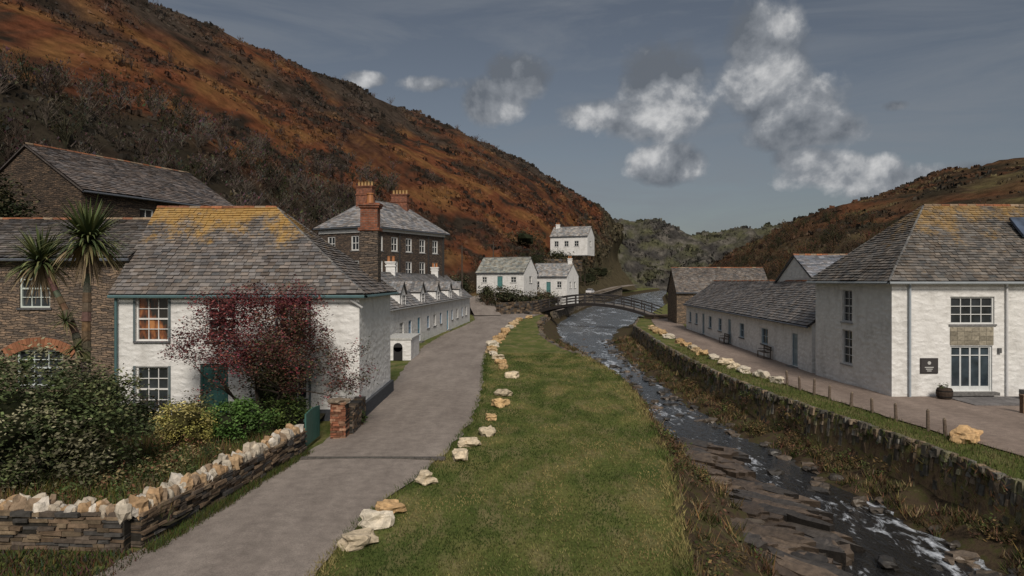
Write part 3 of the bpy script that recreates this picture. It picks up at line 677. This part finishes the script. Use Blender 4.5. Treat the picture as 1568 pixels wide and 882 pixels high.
def stonewall(m,path,H,th,lr,hr,z0,cols,jit=.03):
    for (ax,ay),(bx,by) in zip(path[:-1],path[1:]):
        L=math.hypot(bx-ax,by-ay); u=((bx-ax)/L,(by-ay)/L); n=(u[1],-u[0]); z=z0
        m.obox((ax,ay),u,n,(0,L),(-th*.42,th*.42),(z0,z0+H*.97),0,(.03,.027,.022))
        while z<z0+H:
            h=U(*hr); x=-U(0,lr[0])
            while x<L:
                w=U(*lr); d=th/2+U(-jit,jit); k=U(.5,1.3); c=tuple(t*k for t in random.choice(cols)); j=lambda:U(-.012,.012)
                x0=max(0,x);x1=min(L,x+w-.012)
                if x1>x0+.03:
                    P=lambda a,dd,zz:(ax+u[0]*a+n[0]*dd+j(),ay+u[1]*a+n[1]*dd+j(),zz+j())
                    m.hexa([P(x0,d,z),P(x1,d,z),P(x1,-d,z),P(x0,-d,z),P(x0,d,z+h-.008),P(x1,d,z+h-.008),P(x1,-d,z+h-.008),P(x0,-d,z+h-.008)],0,c)
                x+=w
            z+=h
SC=[(.12,.095,.075),(.17,.12,.08),(.08,.075,.07),(.20,.15,.10)]
def gwall():
    e=empty('garden_wall'); m=MB(); path=[(-15,13.7),(-10,13.5),(-7.45,13.35),(-7.1,15.5),(-6.75,18),(-6.45,20.6)]
    stonewall(m,path,.66,.5,(.15,.5),(.04,.09),0,SC,.045); m.build('wall_courses',[M_stones],e,uv=False)
    m=MB()
    for (ax,ay),(bx,by) in zip(path[:-1],path[1:]):
        L=math.hypot(bx-ax,by-ay); t=0
        while t<L:
            s=U(.07,.16); x=ax+(bx-ax)*t/L;y=ay+(by-ay)*t/L
            for k in (-.1,.1): rock(m,(x+U(-.05,.05)+k*(by-ay)/L,y+U(-.05,.05)-k*(bx-ax)/L,.64+s*.7),(s*.8,s*.95,s*U(1.,1.5)),random.choice(WC),2,0,.45)
            t+=s*1.4
    m.build('coping_stones',[M_rock],e,uv=False)
gwall()
m=MB(); stonewall(m,[(-5.95,22.6),(-5.45,22.6)],1.15,.5,(.2,.25),(.07,.08),0,[(.3,.12,.07),(.22,.1,.06),(.35,.2,.13)],.01); rock(m,(-5.7,22.6,1.22),(.32,.32,.1),(.2,.16,.12),2); m.build('brick_gate_pillar',[M_stones],uv=False)
m=MB(); stonewall(m,[(-5.5,22.9),(-5.6,25.3)],.9,.35,(.2,.4),(.06,.1),0,SC,.02); m.build('stone_wall',[M_stones],uv=False)
m=MB()
for i in range(8): m.box((-6.38+i*.0,21.0+i*.19,.1),(-6.33,21.17+i*.19,1.1+.05*math.sin(i*.45)),0,(.05,.13,.11))
for z in (.3,.85): m.box((-6.41,21.0,z),(-6.385,22.5,z+.08),0,(.05,.11,.095))
m.build('garden_gate',[M_paint])
m=MB(); y=12.
while y<100:
    st=.2 if y<50 else .45; x=bank(y)[3]-.27+.12*noise.noise(Vector((0,y*.5,9))); z=-1.55+U(-.1,.1)
    top=.06+.05*noise.noise(Vector((y,0,0)))
    while z<top-.04:
        h=min(U(.14,.42),top-z+.03); w=st*U(.6,1.05); d=U(-.05,.08); k=U(.5,1.5); c=tuple(t*k for t in random.choice([(.18,.14,.10),(.23,.17,.115),(.12,.105,.085),(.15,.14,.09),(.16,.15,.13)]))
        j=lambda:U(-.03,.03); t=U(-.03,.03)
        m.hexa([(x-d+j(),y-t,z),(x-d+j(),y+w,z),(x+.2,y+w,z),(x+.2,y,z),(x-d+j()+.03,y,z+h-.02),(x-d+j()+.03,y+w+t,z+h-.02),(x+.2,y+w,z+h-.02),(x+.2,y,z+h-.02)],0,c); z+=h
    y+=st
m.build('river_wall',[M_stones],uv=False)
m=MB()
for i in range(420):
    y=U(44,108) ; a=bank(y)[0]; z=U(-1.5,-.05); s=U(.2,.5); rock(m,(a+.1-(z)*.35,y,z),(s*.6,s,s*.5),random.choice(SC+[(.16,.14,.11)]),1)
m.build('bank_stones',[M_rock],uv=False)
m=MB(); ypt=[110,125,140,155,170,183,205,225,240,270,300]; zt=[.3,.4,.6,.8,1.0,1.1,1.4,1.7,1.9,2.2,2.6]
pts=[(bank(y)[0]+.5,y) for y in ypt]
for i in range(len(pts)-1):
    a,b=pts[i],pts[i+1]; L=math.hypot(b[0]-a[0],b[1]-a[1]); n=int(L/1.2)
    for k in range(n):
        p=[a[0]+(b[0]-a[0])*k/n,a[1]+(b[1]-a[1])*k/n]; q=[a[0]+(b[0]-a[0])*(k+.96)/n,a[1]+(b[1]-a[1])*(k+.96)/n]; z1=zt[i]+(zt[i+1]-zt[i])*k/n+.35; z=-2
        while z<z1-.05:
            h=U(.4,.7); kk=U(.6,1.3); d=U(0,.1); c=(.2*kk,.165*kk,.125*kk); zz=min(z+h-.03,z1)
            m.hexa([(p[0]+d,p[1],z),(q[0]+d,q[1],z),(q[0]-1,q[1]+.4,z),(p[0]-1,p[1]+.4,z),(p[0]+d-.1,p[1],zz),(q[0]+d-.1,q[1],zz),(q[0]-1,q[1]+.4,zz),(p[0]-1,p[1]+.4,zz)],0,c); z+=h
m.build('harbour_wall',[M_stones],uv=False)
m=MB(); stonewall(m,[(-2.2,103.5),(1,107),(4,112.5),(6.5,121)],2.0,.6,(.4,.9),(.2,.35),-.2,SC,.06); m.build('stone_wall',[M_stones],uv=False)
m=MB(); stonewall(m,[(4,150),(11,151),(16,158)],2.2,.6,(.6,1.2),(.3,.45),7.5,SC,.06); m.build('stone_wall',[M_stones],uv=False)
m=MB(); random.seed(21)
for q_ in range(26):
    y=13.6+q_*.62+U(-.4,.4); a_,b_,c_,d_=bank(y); x=b_+U(-.6,1.3); sx=U(.6,2.0); sy=U(.2,.55); a=U(.8,1.15); z=U(-1.85,-1.55)-.12*(x-b_)
    ca,sa=math.cos(-a),math.sin(-a)
    for l in range(3):
        k=1-l*.2; zz=z+l*.07; kc=U(.6,1.2); c=tuple(t*kc for t in random.choice([(.11,.08,.058),(.07,.06,.052),(.15,.11,.078)])); pts=[]; nn=22; ph=U(0,50)
        ox,oy=U(-.2,.3),U(-.15,.2)
        for i in range(nn):
            t=i/nn*6.283; r=1+.8*noise.noise(Vector((math.cos(t)*2+ph,math.sin(t)*2,l*3)))+U(-.09,.09); px,py=math.cos(t)*sx*r*k,math.sin(t)*sy*r*k*1.1; pts.append((x+px*ca-py*sa+ox,y+px*sa+py*ca+oy,zz+px*.04+py*.3+U(-.02,.02)))
        ctr=(x+ox,y+oy,zz+.1)
        for i in range(nn):
            p=pts[i];q=pts[(i+1)%nn]; kk=U(.85,1.15); m.face([(p[0],p[1],p[2]+.09),(q[0],q[1],q[2]+.09),ctr],0,tuple(t*kk for t in c)); m.face([(p[0],p[1],p[2]-.3),(q[0],q[1],q[2]-.3),(q[0],q[1],q[2]+.09),(p[0],p[1],p[2]+.09)],0,tuple(t*.5 for t in c))
m.build('rock_ledges',[M_wet],uv=False)
m=MB()
for i in range(340):
    y=12+70*R()**1.3; a,b,c,d=bank(y); 
    x=b+random.gauss(.1,.45) if R()<.4 else (c+random.gauss(-.1,.5) if R()<.92 else U(b,c)); s=U(.07,.34); rock(m,(x,y,WZ+U(-.08,.1)),(s*U(.8,1.3),s*.8,s*.45),random.choice([(.07,.06,.05),(.10,.08,.06),(.15,.115,.085),(.05,.045,.04)]),2,0,.45)
m.build('river_rocks',[M_wet],uv=False)

# ---------------------------------------------------------------- grass
def blade(m,x,y,z,h,w,c,lean=.5):
    a=U(0,6.28); m.face([(x-math.cos(a)*w,y-math.sin(a)*w,z-.01),(x+math.cos(a)*w,y+math.sin(a)*w,z-.01),(x+U(-lean,lean)*h,y+U(-lean,lean)*h,z+h)],0,c)
RY=[r[0] for r in road_rows]; RX=[r[2] for r in road_rows]
m=MB(); GC=[(.10,.13,.032),(.13,.155,.045),(.175,.165,.068),(.07,.10,.025)]
for i in range(66000):
    y=11+38*R()**1.6; xl=float(np.interp(y,RY,RX)); xr=bank(y)[0]; x=U(xl-.12,xr+.18)
    nn=fbm(x*.7,y*.4,2,4); c=random.choice(GC); fx=(x-xl)/(xr-xl)
    dry=nn*2.0+.6*(fx-.42)
    c=lerp3(c,(.29,.235,.10),min(.85,dry)) if dry>0 else lerp3(c,(.045,.075,.018),min(.85,-dry*1.5))
    edge=min(x-xl,xr-x); h=U(.025,.05)*(2.8 if edge<.2 else 1); k=U(.5,1.25); blade(m,x,y,0,h,.007+y*.0003,(c[0]*k,c[1]*k,c[2]*k),.9)
for i in range(10000):
    y=14+40*R()**1.5; xr=bank(y)[3]; rr=float(np.interp(y,[8,20,24,28.6,34,38,48,60],[15.8,15.1,14.5,14.1,13.7,13.5,13.8,14.6])); x=U(xr-.3,rr); c=random.choice(GC+[(.2,.16,.08)]);k=U(.4,.95); blade(m,x,y,0,U(.04,.18),.012,(c[0]*k,c[1]*k,c[2]*k))
m.build('lawn_grass',[M_blade],uv=False)
m=MB(); BC=[(.20,.14,.07),(.14,.10,.05),(.075,.08,.028),(.055,.065,.02),(.26,.19,.11),(.12,.07,.04)]
def bank_tufts(n,left,y0,y1,sz):
    for i in range(n):
        y=y0+(y1-y0)*R()**1.4; a,b,c,d=bank(y); x=(a+.1+(b-a-.3)*R()) if left else (c+.1+(d-.6-c)*R()**.9)
        if fbm(x*.8,y*.6,4,3)<-.05: continue
        z=gz(x,y); cc=random.choice(BC); k=U(.5,1.2); s=sz*U(.6,1.4)
        for j in range(9): blade(m,x+U(-.12,.12),y+U(-.12,.12),z,U(.12,.34)*s,.011*s+.0004*y,tuple(t*k*U(.8,1.2) for t in cc),.8)
bank_tufts(1500,True,11,70,1.0); bank_tufts(2200,False,13,80,.85)
for i in range(260): # plants rooted in the river wall
    y=13+50*R()**1.2; x=bank(y)[3]-.36; z=U(-1.2,.0); cc=random.choice(BC[:4]+[(.06,.09,.02)])
    for j in range(8): blade(m,x+U(-.06,.04),y+U(-.15,.15),z+U(-.08,.08),U(.08,.22),.014,tuple(t*U(.6,1.2) for t in cc),1.2)
for i in range(900):
    t=R(); x=-7.0+.75*t+U(-.05,.2); y=13.0+7.6*t; cc=random.choice(BC[2:4]+[(.08,.10,.03)]); 
    for j in range(6): blade(m,x+U(-.1,.1),y+U(-.1,.1),0,U(.06,.2),.012,tuple(q*U(.6,1.2) for q in cc),.7)
for i in range(2200):
    x=U(-10,-6.9); y=U(11.3,13.1); cc=random.choice([(.05,.06,.02),(.08,.07,.03),(.10,.075,.045)]); blade(m,x,y,0,U(.05,.14),.02,tuple(q*U(.5,1.2) for q in cc),.7)
m.build('bank_grass',[M_blade],uv=False)
m=MB()
for i in range(90):
    left=R()<.35; y=13+50*R()**1.3; a,b,c,d=bank(y); x=a+.2+(b-a)*.5*R() if left else c+(d-c)*U(.2,.9); z=gz(x,y); clumps(m,(x,y,z+.2),(.4,.45,.3),10,18,.09,.045,[(.06,.08,.02),(.12,.08,.03),(.06,.055,.022),(.15,.10,.04),(.10,.05,.03)])
m.build('bank_undergrowth',[M_leaf],uv=False)

# ---------------------------------------------------------------- garden plants
m=MB()
for a in range(13):
    for b in range(18):
        x0,y0=-15+a*.62,13.8+b*.65; P=lambda x,y:(x,y,.22+.12*noise.noise(Vector((x,y,0)))) 
        if x0+.62>-6.9 : continue
        m.face([P(x0,y0),P(x0+.62,y0),P(x0+.62,y0+.65),P(x0,y0+.65)],0,(.045,.04,.022))
m.build('garden_soil',[M_rock])
GR=[(.065,.09,.032),(.09,.12,.045),(.13,.145,.062),(.14,.13,.075),(.045,.062,.024)]
bush('large_shrub',(-11.5,16.2,1.8),(2.6,1.5,1.75),460,64,.05,GR+[(.22,.21,.13)],spread=.18)
bush('shrub',(-13.6,15.2,1.2),(1.6,1.2,1.3),150,50,.05,GR,spread=.17)
bush('golden_shrub',(-9.5,19.8,1.0),(.85,.7,.75),90,60,.04,[(.36,.32,.09),(.45,.39,.15),(.26,.25,.07)],(.06,.055,.02),.1)
bush('green_shrub',(-8.3,20.6,.9),(1.05,.75,.7),120,55,.045,[(.07,.14,.03),(.10,.18,.045),(.05,.10,.02)],spread=.11)
bush('green_shrub',(-7.5,22.8,.8),(.8,.6,.6),70,45,.045,[(.07,.11,.03),(.10,.14,.035)],spread=.12)
bush('climbing_shrub',(-8.3,23.6,1.3),(.8,.6,1.3),130,50,.045,[(.03,.045,.016),(.045,.06,.02),(.06,.075,.025)],spread=.13)
bush('shrub',(-12.3,22,.8),(1.3,.9,.8),100,45,.045,GR+[(.16,.10,.06)],spread=.15)
bush('shrub',(-10.6,22.6,.7),(.9,.7,.6),70,40,.045,GR+[(.2,.12,.08)],spread=.13)
bush('shrub',(-5.55,24.6,.3),(.25,.4,.3),20,30,.04,[(.05,.08,.02),(.12,.07,.04)],spread=.08)
m=MB()
for i in range(1500):
    x=U(-12,-7.1);y=U(13.9,20.8); cc=random.choice([(.12,.13,.04),(.07,.10,.025),(.22,.16,.08),(.15,.10,.05)])
    for j in range(8): blade(m,x+U(-.1,.1),y+U(-.1,.1),.25,U(.1,.55),.013,tuple(q*U(.6,1.2) for q in cc),.6)
clumps(m,(-9,17,.5),(2.0,3.2,.35),260,22,.12,.045,GR+[(.2,.1,.06),(.25,.2,.1)],.2)
m.build('garden_undergrowth',[M_blade],uv=False)
def red_tree():
    random.seed(12)
    e=empty('red_leaved_tree'); m=MB(); tips=[]; c=(.055,.045,.036)
    b=Vector((-8.4,23.2,.1))
    for i in range(6):
        a=i*1.05+U(-.4,.4); limb(m,b+Vector((U(-.15,.15),U(-.15,.15),0)),Vector((math.cos(a)*.65,math.sin(a)*.35,1)).normalized(),U(1.5,1.9),.09,4,tips,c,6,.05,.85)
    m.build('trunk_and_branches',[M_bark],e,uv=False)
    l=MB(); RED=[(.16,.032,.038),(.11,.024,.03),(.19,.055,.05),(.09,.03,.03),(.14,.06,.045)]; BRN=[(.09,.075,.04),(.11,.065,.042),(.065,.062,.028),(.13,.055,.042)]
    def cf(p):
        return RED if ((p.x<-8.2 and p.z>2.4) or p.z>4.2 or R()<.35) else BRN
    for p,d in tips:
        if p.z<.8 or R()<.06: continue
        cc=random.choice(cf(p)); k=U(.5,1.4)
        for i in range(17): leaf(l,p+Vector((random.gauss(0,.14),random.gauss(0,.14),random.gauss(0,.12))),U(.027,.052),tuple(t*k*U(.7,1.3) for t in cc))
    clumps(l,(-8.7,23.2,3.4),(2.6,1.3,1.65),270,38,.19,.045,RED,.5,cf)
    clumps(l,(-9.3,23.2,4.3),(1.6,.9,.85),110,38,.18,.045,RED,.35)
    clumps(l,(-8.3,23.3,2.4),(1.6,.8,1.3),120,34,.18,.044,BRN,.35)
    l.build('leaves',[M_leaf],e,uv=False)
red_tree()
def palm():
    e=empty('cabbage_palm'); m=MB(); l=MB(); tc=(.15,.115,.08)
    def trunk(pts,r0,r1):
        n=len(pts)-1
        for i in range(n):
            a=Vector(pts[i]);b=Vector(pts[i+1]); k=8
            for j in range(k):
                t0=(i+j/k)/n;t1=(i+(j+1)/k)/n; f=U(.9,1.12); m.tube(a.lerp(b,j/k),a.lerp(b,(j+1)/k),(r0+(r1-r0)*t0)*f,(r0+(r1-r0)*t1)*.92,8,0,tuple(x*U(.7,1.2) for x in tc),False)
    def head(c,Lr,n,dead=True):
        c=Vector(c)
        for i in range(n):
            el=math.asin(U(-.6,1)); az=U(0,6.28); d=Vector((math.cos(az)*math.cos(el),math.sin(az)*math.cos(el),math.sin(el))); L=Lr*U(.75,1.1); w=.026*U(.8,1.3)*Lr/.9
            s=d.cross(Vector((0,0,1))); s=s.normalized() if s.length>.01 else Vector((1,0,0))
            col_=random.choice([(.05,.07,.028),(.085,.11,.04),(.14,.15,.06)]) if el>-.3 else random.choice([(.25,.19,.11),(.15,.13,.06)])
            p=c.copy();dd=d.copy();pw=w*.5
            for k in range(5):
                q=p+dd*L/5; nw_=w*(1,1,.8,.5,.05)[k]
                l.face([p-s*pw,p+s*pw,q+s*nw_,q-s*nw_],0,tuple(x*(.8+.1*k) for x in col_)); p=q;pw=nw_; dd=(dd+Vector((0,0,-.07-.08*k*(el<.6)))).normalized()
        if dead:
            for i in range(n//3):
                az=U(0,6.28); L=Lr*U(.5,.95); p=c+Vector((math.cos(az)*.08,math.sin(az)*.08,-.1)); q=p+Vector((math.cos(az)*.25,math.sin(az)*.25,-L)); s=Vector((-math.sin(az),math.cos(az),0))*.02; l.face([p-s,p+s,q+s*.2,q-s*.2],0,(.28,.21,.13))
    trunk([(-10.7,17,.1),(-10.62,17,2.2),(-10.6,17,4.2),(-10.55,17,6.1)],.14,.09); head((-10.55,17,6.2),1.15,340)
    trunk([(-10.66,17.05,3.2),(-11.1,17.1,4.3),(-11.75,17.1,5.6)],.1,.07); head((-11.8,17.1,5.65),1.0,300)
    head((-11.0,16.8,4.2),.5,60,False); head((-10.75,16.8,3.55),.5,60,False)
    m.build('trunk',[M_bark],e,uv=False); l.build('fronds',[M_leaf],e,uv=False)
palm()
bush('ivy',(-24.6,31.8,7.2),(2.2,1.2,3.0),240,50,.09,[(.025,.035,.014),(.04,.05,.02),(.06,.055,.025)],spread=.28)
bush('hedge',(-24,30,3),(2.2,1.5,2.6),120,45,.08,[(.02,.03,.01),(.03,.045,.015)],spread=.22)
for (x,y,z,rx,rz) in [(-1,110,2.6,3,1.6),(2,114,2,2.5,1.3),(-4.2,113,3.0,1.3,1.2),(4.5,120,1.8,2.6,1.3),(7.5,127,1.6,2.2,1.4),(8,142,5.2,3,1.6),(0,133,8,4,2),(5,145,9.5,4,2),(-9,120,4.5,2.5,2),(15,170,9,4,2.2),(11,164,11,3,1.6),(3,160,15,5,2.5),(-12,100,4,3,2.5),(21,190,6,4,2.2),(33,100,3,4,2.2),(37,112,4,4,2.6),(11,156,9,3,2),(27,215,8,5,2.5),(12,165,4,3,1.6)]:
    bush('bush',(x,y,z),(rx,rx*.7,rz),70,26,.17,[(.055,.06,.026),(.075,.075,.036),(.09,.065,.036),(.04,.045,.02)],spread=.42)
for (x,y,z,h) in [(12,155,6,6),(17,168,5,6),(8,140,4,5),(-9.5,108,3,7)]:
    e=empty('bare_tree'); m=MB(); tips=[]; limb(m,Vector((x,y,z)),Vector((0,0,1)),h*.35,.14,4,tips,(.07,.055,.045),4,.3,.7); m.build('branches',[M_bark],e,uv=False)

# ---------------------------------------------------------------- bridge
def bridge():
    e=empty('footbridge'); m=MB(); A=Vector((3.9,107,0));B=Vector((20.3,94.5,0)); d=(B-A); L=d.length; u=d/L; s=Vector((u.y,-u.x,0)); n=26; w=1.15
    z=lambda t:.25+1.7*(1-(2*t-1)**2); dk=(.03,.026,.025)
    for i in range(n):
        t0,t1=i/n,(i+1)/n; p=A+d*t0;q=A+d*t1
        for off,z0,z1,wd in ((0,-.12,0,w),(-w,-.4,.02,.1),(w,-.4,.02,.1)):
            P=[p+s*(off+wd)+Vector((0,0,z(t0)+z0)),q+s*(off+wd)+Vector((0,0,z(t1)+z0)),q+s*(off-wd)+Vector((0,0,z(t1)+z0)),p+s*(off-wd)+Vector((0,0,z(t0)+z0))]
            Q=[v+Vector((0,0,z1-z0)) for v in P]; m.hexa(P+Q,0,dk if off else (.2,.17,.14))
        for sd in (-w,w):
            for hz in (.4,.8,1.25): m.tube(p+s*sd+Vector((0,0,z(t0)+hz)),q+s*sd+Vector((0,0,z(t1)+hz)),.06 if hz<1 else .09,.06 if hz<1 else .09,5,0,dk)
            if i%2==0: m.tube(p+s*sd+Vector((0,0,z(t0)-.1)),p+s*sd+Vector((0,0,z(t0)+1.35)),.1,.1,4,0,dk)
    m.build('deck_and_railings',[M_paint],e)
    m=MB()
    for c in (A,B):
        stonewall(m,[(c.x-1.6,c.y-1.4),(c.x+1.6,c.y-.2)],2.4,2.4,(.4,.8),(.2,.3),-2.1,SC,.05)
    m.build('abutments',[M_stones],e,uv=False)
bridge()
for (x,y) in [(13.72,34),(13.75,32.6),(13.8,31.2),(13.9,29.9),(14.05,28.3),(14.2,26.9),(14.3,25.4),(14.45,23.7),(14.55,22.9)]:
    m=MB(); l=U(-.06,.06); t=.6+U(-.08,.1); m.tube((x,y,-.1),(x+l,y,t),.065,.055,7,0,(.15,.115,.09)); m.tube((x+l,y,t),(x+l*1.1,y,t+.06),.055,.02,7,0,(.2,.16,.12)); m.build('wooden_post',[M_bark],uv=False)
m=MB(); m.box((19.7,26.3,0),(19.95,26.5,.75),0,(.18,.12,.08)); m.box((19.68,26.28,.75),(19.97,26.52,.8),0,(.2,.14,.1)); m.build('wooden_post',[M_bark])
def barrel(x,y):
    e=empty('planter_barrel'); m=MB()
    pr=[(0,.26),(.12,.31),(.25,.33),(.38,.31),(.45,.28)]
    for i in range(4): m.tube((x,y,.1+pr[i][0]),(x,y,.1+pr[i+1][0]),pr[i][1],pr[i+1][1],16,0,(.06,.045,.035))
    for z,r in ((.18,.312),(.42,.325)): m.tube((x,y,z),(x,y,z+.04),r,r,16,0,(.02,.02,.02))
    m.build('tub',[M_bark],e,uv=False); l=MB(); clumps(l,(x,y,.62),(.22,.22,.12),10,14,.06,.04,[(.05,.07,.02),(.1,.06,.05)]); l.build('plant',[M_leaf],e,uv=False)
barrel(18.75,29.6); barrel(22.4,28.6); barrel(22.9,28.7)
def bench(x,y,a):
    m=MB(); u=(math.cos(a),math.sin(a)); n=(u[1],-u[0]); c=(.07,.055,.045)
    for k in range(3): m.obox((x,y),u,n,(-.75,.75),(.02+k*.14,.14+k*.14),(.46,.5),0,c)
    for k in range(2): m.obox((x,y),u,n,(-.75,.75),(-.06,-.03),(.6+k*.16,.7+k*.16),0,c)
    for sx in (-.68,.62): m.obox((x,y),u,n,(sx,sx+.06),(-.03,.02),(.05,.85),0,c); m.obox((x,y),u,n,(sx,sx+.06),(.38,.43),(.05,.459),0,c); m.obox((x,y),u,n,(sx,sx+.06),(.021,.379),(.62,.66),0,c)
    m.build('wooden_bench',[M_paint])
bench(17.0,45.5,-math.pi/2-.05); bench(17.6,56,-math.pi/2-.05)
def car(x,y,z,a,c):
    e=empty('parked_car'); m=MB(); ca,sa=math.cos(a),math.sin(a); T=lambda p:(x+p[0]*ca-p[1]*sa,y+p[0]*sa+p[1]*ca,z+p[2])
    prof_=[(-2,.35),(-2.05,.75),(-1.85,.95),(-1.3,1.38),(-.2,1.45),(.5,1.38),(1.1,.98),(1.9,.85),(2.05,.6),(2.0,.32)]
    for sgn in (-1,1): m.face([T((px,sgn*(.85 if pz<1 else .68),pz)) for px,pz in (prof_ if sgn<0 else reversed(prof_))],0,c)
    for i in range(len(prof_)):
        p=prof_[i];q=prof_[(i+1)%len(prof_)]; w0=.85 if p[1]<1 else .68; w1=.85 if q[1]<1 else .68
        g=(i in (2,5)); m.face([T((p[0],-w0,p[1])),T((q[0],-w1,q[1])),T((q[0],w1,q[1])),T((p[0],w0,p[1]))],1 if g else 0,(.03,.03,.035) if g else c)
    m.build('body',[M_paint,M_glass],e)
    g=MB()
    for sgn in (-1,1): g.face([T((px,sgn*py,pz)) for px,py,pz in ((-1.5,.83,1.0),(.95,.83,1.0),(.45,.72,1.34),(-1.2,.72,1.34))],0,(.03,.03,.035))
    g.build('side_windows',[M_glass],e); w=MB()
    for px in (-1.25,1.3):
        for sgn in (-1,1): w.tube(T((px,sgn*.7,.32)),T((px,sgn*.9,.32)),.32,.32,14,0,(.02,.02,.02)); w.tube(T((px,sgn*.9,.32)),T((px,sgn*.91,.32)),.18,.18,10,0,(.4,.4,.4))
    w.build('wheels',[M_paint],e)
car(23.5,205,1.35,1.2,(.7,.7,.72))
for (x,y,z,h) in [(-8.2,112,3,8),(-3.5,128,5,7.5),(19,178,4,7)]:
    m=MB(); m.tube((x,y,z),(x,y,z+h),.14,.1,7,0,(.09,.07,.055)); m.tube((x-.7,y,z+h-.5),(x+.7,y,z+h-.5),.06,.06,5,0,(.07,.055,.045)); m.build('utility_pole',[M_bark],uv=False)

# ---------------------------------------------------------------- world, sun, camera
SUN_EL=math.radians(40); SUN_AZ=math.radians(172)  # azimuth clockwise from +Y
w=bpy.data.worlds.new('World'); scene.world=w; w.use_nodes=True; nt=w.node_tree; bg=nt.nodes['Background']
sky=N(nt,'ShaderNodeTexSky',sky_type='NISHITA'); sky.sun_disc=False; sky.sun_elevation=SUN_EL; sky.sun_rotation=SUN_AZ; sky.air_density=1.0; sky.dust_density=1.2
hs=N(nt,'ShaderNodeHueSaturation',{'Saturation':.64,'Value':.52,'Color':sky.outputs[0]}).outputs[0]
dr=N(nt,'ShaderNodeTexCoord').outputs['Generated']
wv=N(nt,'ShaderNodeVectorMath',{0:dr,1:(1.3,1.5,9)},operation='MULTIPLY').outputs[0]
thin=ramp(nt,nz(nt,wv,1.7,6,.62,.8),[(.42,0.0),(.68,.6)])
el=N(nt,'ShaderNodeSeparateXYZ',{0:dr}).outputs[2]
over=N(nt,'ShaderNodeMapRange',{0:el,1:.5,2:.85,3:0.,4:.8}).outputs[0]  # bright cloud in the unseen sky overhead, added to raise ambient fill
base=mix(nt,thin,hs,(2.5,2.75,3.1))
nfull=nz(nt,dr,8.0,8,.58,.12)
nbig=nz(nt,dr,5.0,2,.5)
nbig2=nz(nt,N(nt,'ShaderNodeVectorMath',{0:dr,1:(-.02,0,.055)},operation='ADD').outputs[0],5.0,2,.5)
d2=N(nt,'ShaderNodeVectorMath',{0:dr,1:(-.006,0,.018)},operation='ADD').outputs[0]
nshift=nz(nt,d2,8.0,6,.54,.12)
spots=[(1010,135,66,52),(1000,180,95,36),(900,178,62,28),(1165,55,54,64),(1180,120,74,66),(1215,165,80,56),(1245,200,95,30),(805,122,44,32),(755,158,58,28),(1028,248,58,28),(1240,245,52,26),(1290,265,95,30),(1360,285,80,22),(655,128,60,14),(565,122,34,12),(1480,262,110,24),(1375,162,30,13)]
cur=None
for (px,py,rx,ry) in spots:
    v=Vector(((px-784)/1045,1,(430-py)/1045)); l=v.length; v.normalize()
    sb=N(nt,'ShaderNodeVectorMath',{0:dr,1:tuple(v)},operation='SUBTRACT').outputs[0]
    sc=N(nt,'ShaderNodeVectorMath',{0:sb,1:(1045*l/rx,1045*l/rx,1045*l/ry)},operation='MULTIPLY').outputs[0]
    ln=N(nt,'ShaderNodeVectorMath',{0:sc},operation='LENGTH').outputs['Value']
    s_=math_(nt,'SUBTRACT',1.0,ln)
    cur=s_ if cur is None else math_(nt,'MAXIMUM',cur,s_)
cur=math_(nt,'MAXIMUM',cur,-1.2)
den=math_(nt,'ADD',math_(nt,'ADD',cur,.14),math_(nt,'MULTIPLY',math_(nt,'SUBTRACT',nfull,.5),2.9))
mask=ramp(nt,den,[(.0,0.0),(.42,.92)])
lit=math_(nt,'ADD',math_(nt,'ADD',math_(nt,'MULTIPLY',math_(nt,'SUBTRACT',nfull,nshift),2.6),math_(nt,'MULTIPLY',math_(nt,'SUBTRACT',nbig,nbig2),1.8)),math_(nt,'ADD',.34,math_(nt,'MULTIPLY',den,.16)))
cc=ramp(nt,lit,[(.2,(1.6,1.8,2.1)),(.5,(3.1,3.3,3.6)),(.85,(7.4,7.4,7.4))])
full=mix(nt,mask,base,cc)
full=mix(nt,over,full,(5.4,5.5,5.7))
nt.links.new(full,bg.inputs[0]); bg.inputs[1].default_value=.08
sd=bpy.data.lights.new('sun','SUN'); sd.energy=2.9; sd.angle=math.radians(16); sd.color=(1,.91,.8)
so=bpy.data.objects.new('sun',sd); scene.collection.objects.link(so)
dv=Vector((math.sin(SUN_AZ)*math.cos(SUN_EL),math.cos(SUN_AZ)*math.cos(SUN_EL),math.sin(SUN_EL)))
so.rotation_euler=dv.to_track_quat('Z','Y').to_euler()
cam=bpy.data.cameras.new('camera'); co=bpy.data.objects.new('camera',cam); scene.collection.objects.link(co)
co.location=(0,0,5.2); co.rotation_euler=(math.radians(90),0,0); cam.lens=24; cam.sensor_width=36; cam.shift_y=-.007; cam.clip_end=6000; cam.clip_start=.1
scene.camera=co
scene.view_settings.view_transform='Standard'; scene.view_settings.look='None'; scene.view_settings.exposure=0
